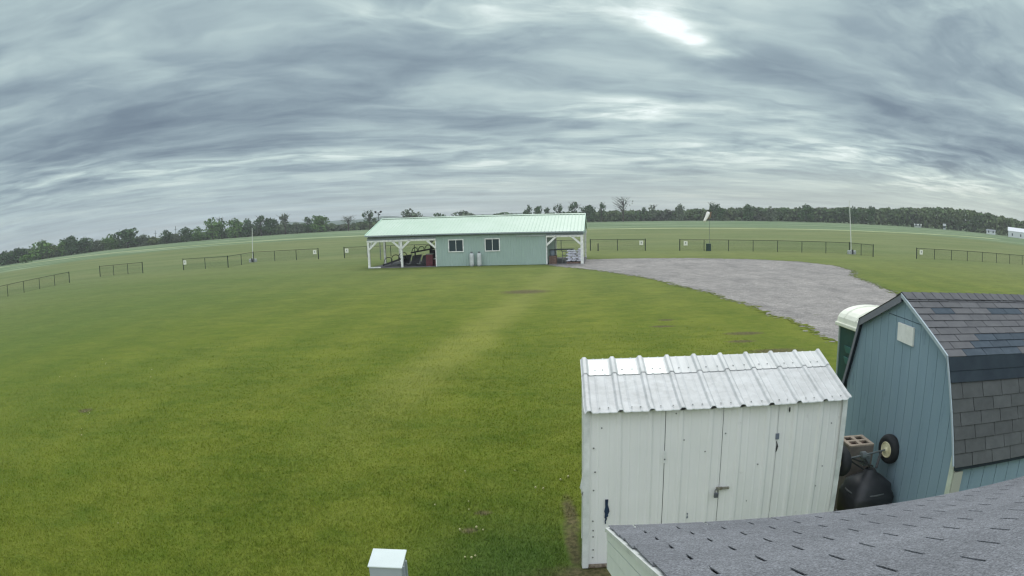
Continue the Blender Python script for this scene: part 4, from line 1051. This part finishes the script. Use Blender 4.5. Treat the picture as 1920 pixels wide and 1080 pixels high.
MB().prism([(A0 + .30, wy, 0), (A0 + .30, wy, rp(0, .30).z - .09), (A0 + .30, rp(0, S1).y, rp(0, S1).z - .09), (A0 + .30, rq(0, 2.3).y, rq(0, 2.3).z - .09), (A0 + .30, rq(0, 2.3).y, 0)], (A1 - A0 - .4, 0, 0)).build('walls', mat('pale_siding', lin(190, 204, 198), .6), own)
MB().prism([(A0 + .02, p0.y, p0.z - .20), (A0 + .02, rp(0, S1).y, rp(0, S1).z - .20), (A0 + .30, rp(0, S1).y, rp(0, S1).z - .20), (A0 + .30, p0.y, p0.z - .20)], (0, 0, -.006)).build('soffit', M_fas, own)

# ------------------------------------------------------------------ white utility pedestal at the bottom edge
c_ = [AT(687, 1061, 1.0), AT(752, 1064, 1.0), AT(765, 1031, 1.06), AT(700, 1028, 1.06)]
ctr = sum(c_, Vector()) / 4; ang = math.atan2(c_[1].y - c_[0].y, c_[1].x - c_[0].x)
wu = (c_[1] - c_[0]).length; wv_ = (c_[3] - c_[0]).length
up_ = thing('utility_pedestal', 'white metal utility box on the lawn at the bottom edge', 'utility box', (ctr.x, ctr.y, 0), ang)
M_ped = mat('pedestal_white', lin(214, 224, 220), .4, c2=lin(204, 214, 210), scale=2)
MB().add([(-wu / 2, -wv_ / 2, .985), (wu / 2, -wv_ / 2, .985), (wu / 2, wv_ / 2, 1.04), (-wu / 2, wv_ / 2, 1.04), (-wu / 2, -wv_ / 2, 1.0), (wu / 2, -wv_ / 2, 1.0), (wu / 2, wv_ / 2, 1.06), (-wu / 2, wv_ / 2, 1.06)],
         [(0, 3, 2, 1), (4, 5, 6, 7), (0, 1, 5, 4), (1, 2, 6, 5), (2, 3, 7, 6), (3, 0, 4, 7)]).build('lid', M_ped, up_, bevel=.006)
MB().box(-wu / 2 + .012, wu / 2 - .012, -wv_ / 2 + .012, wv_ / 2 - .03, 0, .99).box(wu / 2 - .012, wu / 2 + .004, -.05, -.03, 0, .97).box(wu / 2 - .012, wu / 2 + .004, .05, .07, 0, .97).build('body', mat('pedestal_side', lin(168, 176, 180), .5), up_)

# pale dandelion heads dotted over the lawn
M_dand = mat('dandelion_pale', lin(180, 176, 130), .9)
hd = MB().lathe([(.003, .03), (.018, .035), (.022, .05), (.015, .065), (.004, .07)], 8).tube([(0, 0, 0), (0, 0, .035)], .003, 5).build('dandelion', M_dand, None, smooth=True)
hd_me = hd.data; bpy.data.objects.remove(hd)
for q in ((112, 708), (160, 773), (168, 776), (166, 778), (153, 806), (154, 818), (285, 695), (283, 709), (198, 684), (192, 675), (199, 682), (141, 707), (79, 648), (221, 983), (873, 886), (965, 884), (1005, 917), (1018, 919), (1052, 902), (1064, 896), (880, 958), (878, 942), (862, 996), (873, 1048), (885, 1050), (892, 1046), (816, 949), (906, 996), (895, 992)):
    o = bpy.data.objects.new('dandelion', hd_me); COL.objects.link(o); o.location = G(*q); o.scale = (random.uniform(.45, .8),) * 3; o.rotation_euler = (random.uniform(-.3, .3), random.uniform(-.3, .3), 0)
    tag(o, 'tiny pale dandelion head in the lawn', 'dandelion', 'pale dandelion heads scattered over the lawn')

# ------------------------------------------------------------------ trees
def leaf_mat(name, c, c2, amt=.3):
    return mat(name, c, .9, c2=c2, scale=.35, lo=.35, hi=.65, island=amt, spec=.1, coord='Object')
M_leaf = [leaf_mat('leaf_green', lin(102, 132, 70), lin(76, 106, 56)), leaf_mat('leaf_dark', lin(76, 102, 62), lin(58, 82, 52)), leaf_mat('leaf_olive', lin(112, 124, 76), lin(88, 104, 66)), leaf_mat('leaf_grey', lin(108, 120, 96), lin(88, 102, 82))]
M_trunk = mat('bark', lin(70, 62, 52), .95, c2=lin(52, 46, 40), scale=3)
def crown_mesh(seed, h, wd, n, leaf, open_=0., shape='round'):
    rg = np.random.RandomState(seed); lobes = []
    nl = 9 if shape != 'open' else 7
    for k in range(nl):
        a = rg.rand() * 6.28; r = wd * .30 * rg.rand() ** .5; z = h * (.30 + .5 * rg.rand())
        lobes.append((r * math.cos(a), r * math.sin(a), z, wd * (.17 + .13 * rg.rand()) * (1 if shape != 'open' else .7), h * (.14 + .10 * rg.rand()) * (1 if shape != 'open' else .7)))
    lobes.append((0, 0, h * .82, wd * .2, h * .18)); 
    if shape == 'round': lobes.append((0, 0, h * .35, wd * .42, h * .26)); lobes.append((0, 0, h * .15, wd * .40, h * .16))
    if shape == 'poplar': lobes = [(rg.randn() * wd * .08, rg.randn() * wd * .08, h * (.15 + .78 * i / 9), wd * (.34 - .16 * i / 9), h * .13) for i in range(10)]
    vs = np.zeros((n, 4, 3)); 
    for i in range(n):
        l = lobes[rg.randint(len(lobes))]; d = rg.randn(3); d /= np.linalg.norm(d); rr = (.55 + .5 * rg.rand())
        p = np.array([l[0] + d[0] * l[3] * rr, l[1] + d[1] * l[3] * rr, max(.25, l[2] + d[2] * l[4] * rr)])
        a = rg.randn(3); a /= np.linalg.norm(a); b = np.cross(a, rg.randn(3)); b /= np.linalg.norm(b); s = leaf * (.5 + rg.rand() * .8)
        vs[i] = [p - a * s - b * s * .6, p + a * s - b * s * .6, p + a * s * .7 + b * s * .6, p - a * s * .7 + b * s * .6]
    me = bpy.data.meshes.new('crown'); me.from_pydata([tuple(p) for p in vs.reshape(-1, 3)], [], [(4 * i, 4 * i + 1, 4 * i + 2, 4 * i + 3) for i in range(n)])
    tr = MB(); tr.tube([(0, 0, -.1), (.05, 0, h * .3), (.1, .05, h * .6), (.05, 0, h * .8)], [h * .028, h * .022, h * .013, h * .006], 7)
    for l in lobes[:7]:
        z0 = h * (.2 + .25 * rg.rand()); tr.tube([(0.05, 0, z0), (l[0] * .5, l[1] * .5, (z0 + l[2]) / 2 - h * .02), (l[0], l[1], l[2] + l[4] * .3)], [h * .012, h * .009, h * .003], 5, False)
    if shape in ('bare', 'open'):
        for k in range(26 if shape == 'bare' else 10):
            a = rg.rand() * 6.28; z0 = h * (.38 + .4 * rg.rand()); r = wd * (.25 + .25 * rg.rand()); z1 = min(h, z0 + h * (.18 + .25 * rg.rand()))
            tr.tube([(0.08, 0.03, z0), (r * .45 * math.cos(a), r * .45 * math.sin(a), z0 + (z1 - z0) * .55), (r * math.cos(a), r * math.sin(a), z1)], [h * .010, h * .007, h * .003], 4, False)
    to = tr.build('trunk', M_trunk, None); td = to.data; bpy.data.objects.remove(to)
    return me, td
PROT = {}
def proto(kind, i):
    if (kind, i) in PROT: return PROT[(kind, i)]
    spec = dict(round=(10, 9.5, 900, .44, 'round'), bush=(5, 7, 500, .40, 'round'), open=(10, 8, 420, .36, 'open'), bare=(10, 8, 150, .22, 'bare'), poplar=(10, 4.2, 360, .32, 'poplar'))[kind]
    me, td = crown_mesh(100 + i * 7 + len(kind), spec[0], spec[1], spec[2], spec[3], 0, spec[4])
    me.materials.append(M_leaf[0]); PROT[(kind, i)] = (me, td, spec[0], spec[1]); return PROT[(kind, i)]
tcount = [0]
def tree(label, px, top, wpx, kind='round', leaf=1, dist=None, base=None, name=None, group='trees along the far field edge'):
    """px: photo column, top: photo row of the crown top, wpx: width in photo pixels"""
    by = base if base is not None else np.interp(px, HX, HY)
    dd = dist or 375.
    T_ = RAY(px, top, dd); h = max(2., T_.z) * 1.06; wd = wpx / 1200 * dd * 1.3
    i = tcount[0] % 4; tcount[0] += 1
    me, td, h0, w0 = proto(kind, i)
    nm = name or {'round': 'leafy_tree', 'bush': 'bush', 'open': 'open_tree', 'bare': 'bare_tree', 'poplar': 'poplar_tree'}[kind]
    t = thing(nm, label, 'tree' if kind != 'bush' else 'bush', (T_.x, T_.y, 0), random.uniform(0, 6.28), group)
    c = bpy.data.objects.new('crown', me); COL.objects.link(c); c.parent = t; c.scale = (wd / w0, wd / w0, h / h0 * .985)
    if leaf != 0 or True:
        c.material_slots[0].link = 'OBJECT'; c.material_slots[0].material = M_leaf[leaf]
    k = bpy.data.objects.new('trunk', td); COL.objects.link(k); k.parent = t; k.scale = c.scale
HX = [0, 50, 100, 200, 360, 440, 560, 690, 900, 1095, 1300, 1450, 1600, 1700, 1800, 1919]
HY = [497, 490, 481, 472, 457, 449, 438, 429, 419, 416, 413, 415, 421, 427, 434, 447]
TREES = [
 ('dark tree at the extreme left edge of the tree line', 8, 472, 40, 'round', 1), ('second dark tree from the left edge, behind the pale bush', 34, 466, 36, 'round', 1),
 ('tree with bright crown just right of the pale bush at far left', 78, 452, 46, 'round', 0), ('low brown green tree below the bright crown at far left', 92, 462, 34, 'round', 2),
 ('rounded green tree left of the domed pair at far left', 118, 452, 30, 'round', 0), ('domed green tree, left of the domed pair', 132, 444, 34, 'round', 1), ('domed green tree, right of the domed pair', 158, 446, 34, 'round', 1),
 ('small tree between the domed pair and the broad round tree', 182, 450, 26, 'round', 3), ('medium tree touching the broad round tree on its left', 206, 440, 28, 'round', 0), ('broad round tree, the biggest crown above the lone fence', 238, 430, 46, 'round', 1),
 ('small round tree directly right of the broad round tree', 268, 440, 24, 'round', 3), ('low green tree before the thin far mast', 286, 444, 24, 'round', 2), ('pointed tree above the bent fence start', 311, 432, 26, 'round', 1),
 ('low tree beside the pointed tree above the bent fence', 330, 438, 20, 'round', 3), ('upright tree two left of the tall twin crowned pair', 348, 427, 24, 'round', 1), ('tree just left of the tall twin crowned pair', 370, 426, 26, 'round', 0),
 ('left tree of the tall twin crowned pair, wide crown', 397, 410, 34, 'round', 0), ('right tree of the tall twin crowned pair, narrow crown', 414, 408, 20, 'open', 1), ('full green tree left of the short white pole', 440, 411, 34, 'round', 0),
 ('full dark tree directly above the short white pole', 463, 411, 30, 'round', 1), ('spiky topped tree just right of the short white pole', 488, 405, 26, 'open', 1), ('dense tree right of the spiky topped tree', 506, 410, 28, 'round', 1),
 ('airy tree with gaps, tallest between white pole and mint building', 533, 401, 28, 'open', 3), ('short broad tree right of the airy tree', 556, 417, 24, 'round', 3), ('left tree of the two small crowns before the hills', 576, 407, 18, 'open', 1),
 ('right tree of the two small crowns before the hills', 598, 405, 32, 'round', 0), ('thin feathery tree standing in front of the far hills', 652, 405, 30, 'bare', 3), ('fan shaped tree beside the left end of the mint roof', 692, 395, 24, 'open', 1),
 ('rounded pale tree above the left part of the mint roof', 767, 393, 36, 'round', 3), ('small clump above the mint roof left of its middle', 820, 400, 24, 'bush', 1), ('flat topped pale tree above the middle of the mint roof', 868, 396, 40, 'round', 3),
 ('low tree above the mint roof between the pale tree and the dark row', 940, 399, 40, 'bush', 1), ('first tree of the dark row above the right of the mint roof', 991, 386, 17, 'round', 1), ('second tree of the dark row above the mint roof', 1009, 387, 15, 'round', 1),
 ('third tree of the dark row above the mint roof', 1026, 389, 18, 'open', 1), ('last airy tree of the dark row above the mint roof', 1048, 383, 20, 'open', 1), ('dark tree just left of the right end of the mint roof', 1076, 379, 22, 'open', 1),
 ('wide tree just right of the mint roof end', 1104, 386, 28, 'round', 1), ('upright tree left of the bare tree', 1128, 380, 16, 'open', 1), ('tall bare branched tree right of the mint building', 1168, 371, 34, 'bare', 3),
 ('small tree right of the bare tree', 1207, 389, 12, 'open', 1), ('airy tree second right of the bare tree', 1223, 384, 22, 'open', 3), ('round topped tree left of the windsock', 1275, 383, 16, 'round', 3),
 ('dark leaning tree directly right of the windsock', 1335, 380, 18, 'open', 1), ('broad dark tree right of the leaning tree by the windsock', 1346, 384, 22, 'round', 1), ('small domed crown midway between windsock and tall white pole', 1402, 384, 18, 'round', 1),
 ('large dark round tree left of the tall white pole', 1512, 384, 28, 'round', 1), ('rounded tree just left of the large dark tree', 1445, 388, 22, 'round', 3), ('domed crown right of the tall white pole', 1600, 388, 18, 'round', 1), ('domed crown second right of the tall white pole', 1633, 388, 16, 'round', 1)]
for a in TREES: tree(*a)
tree('pale green bush standing forward of the far left trees', 50, 478, 30, 'bush', 0, dist=330)
# pale hazy wood edge, one mass: understory hedge and the wooded rise on the right
CXs = [0, 60, 120, 200, 300, 360, 440, 520, 600, 640, 690, 760, 900, 1000, 1100, 1180, 1250, 1330, 1400, 1480, 1560, 1640, 1700, 1755, 1800, 1850, 1900, 1919, 1990]
CYs = [476, 466, 458, 450, 446, 440, 430, 423, 419, 422, 416, 409, 405, 402, 397, 396, 395, 392, 390, 391, 390, 391, 391, 389.5, 392, 400, 411, 415, 428]
def wood():
    rg = np.random.RandomState(3); n = 74000
    px = rg.rand(n) * 1990; top = np.interp(px, CXs, CYs)
    pts = np.zeros((n, 3)); 
    # lumpy canopy
    for i in range(n):
        x = px[i]; bump = 2.6 * math.sin(x * .21 + 2 * math.sin(x * .05)) + 1.8 * math.sin(x * .47 + 1) + 1.2 * math.sin(x * .9)
        dd = 384 + 34 * rg.rand()
        q = RAY(min(x, 1985), top[i] + 1.5 + max(-2.5, bump) * .55, dd)
        hz = max(1.5, q.z) * (dd / 400) ** .5
        f = rg.rand() ** .75
        pts[i] = (q.x, q.y, hz * f + .2)
    vs = np.zeros((n, 4, 3))
    a = rg.randn(n, 3); a /= np.linalg.norm(a, axis=1)[:, None]; b = np.cross(a, rg.randn(n, 3)); b /= np.linalg.norm(b, axis=1)[:, None]; s = (.4 + .6 * rg.rand(n))[:, None]
    vs[:, 0] = pts - a * s - b * s * .7; vs[:, 1] = pts + a * s - b * s * .7; vs[:, 2] = pts + a * s * .7 + b * s * .7; vs[:, 3] = pts - a * s * .7 + b * s * .7
    vs[:, :, 2] = np.maximum(vs[:, :, 2], .02)
    me = bpy.data.meshes.new('woodland'); me.from_pydata(vs.reshape(-1, 3).tolist(), [], [(4 * i, 4 * i + 1, 4 * i + 2, 4 * i + 3) for i in range(n)])
    me.materials.append(mat('woodland_leaves', lin(76, 98, 64), .9, c2=lin(102, 116, 80), scale=.06, lo=.4, hi=.62, island=.35, spec=.1, c3=lin(84, 84, 78), s3=.035, l3=.56, h3=.68))
    o = bpy.data.objects.new('woodland', me); COL.objects.link(o)
    tag(o, 'continuous far wood and hedge along the horizon', 'woodland', kind='stuff')
wood()

# distant buildings and masts
M_farw = mat('far_white', lin(206, 212, 212), .6); M_farroof = mat('far_roof', lin(214, 218, 220), .5)
def house(label, px, py, w_, h_, dist, d_=8., roofm=None, wallm=None):
    p = RAY(px, py, dist); a = math.atan2(-p.x, p.y)
    t = thing('farmhouse', label, 'building', (p.x, p.y, 0), a)
    MB().box(-w_ / 2, w_ / 2, 0, d_, 0, h_ * .62).build('wall', wallm or M_farw, t)
    MB().prism([(-w_ / 2 - .2, -.2, h_ * .62), (-w_ / 2 - .2, d_ + .2, h_ * .62), (-w_ / 2 - .2, d_ / 2, h_)], (w_ + .4, 0, 0)).build('roof', roofm or M_farroof, t)
    for k in (-.25, .25): MB().box(k * w_ - .4, k * w_ + .4, -.04, 0, .8, 2.0).build('window', M_glass, t)
house('white farm building with pale roof at the far right edge', 1906, 442, 11, 5.0, 352)
house('small pale building at the foot of the wooded rise', 1721, 426.5, 4.5, 2.0, 378, 4, mat('far_roof_dull', lin(150, 158, 150), .7), mat('far_wall_dull', lin(160, 168, 160), .7))
house('tiny white building right of the small pale one in the wood edge', 1771, 430, 1.6, 3.2, 378, 3, mat('far_roof_dull2', lin(150, 158, 156), .7), mat('far_wall_dull2', lin(170, 178, 174), .7))
house('low pale shed with grey roof in the wood edge, third from the right', 1858, 437, 6, 2.6, 370, 4, mat('far_grey', lin(120, 128, 132), .7))
for px, py, lb in ((329, 424, 'thin distant mast above the trees left of the bent fence'), (291, 432, 'faint distant lattice mast between the far left trees')):
    q = RAY(px, py, 430.); t = thing('utility_mast', lb, 'mast', (q.x, q.y, 0))
    MB().tube([(0, 0, 0), (0, 0, q.z)], .18, 6).build('shaft', M_greysteel, t); MB().bar((-1.2, 0, q.z - 2), (1.2, 0, q.z - 2), .2, .2).build('crossarm', M_greysteel, t)

# ------------------------------------------------------------------ haze
HAZE = 0.00036
if HAZE:
    hm = bpy.data.materials.new('haze'); hm.use_nodes = True; T = NT(hm.node_tree); T.n.clear()
    o = T.new('ShaderNodeOutputMaterial'); v = T.new('ShaderNodeVolumePrincipled'); T.l.new(v.outputs[0], o.inputs['Volume'])
    v.inputs['Color'].default_value = (.93, .97, 1., 1); v.inputs['Density'].default_value = HAZE; v.inputs['Anisotropy'].default_value = .2
    tag(MB().box(-1800, 1800, -60, 1800, -1.5, 30).build('haze', hm), 'pale haze over the far fields', 'haze', kind='stuff')
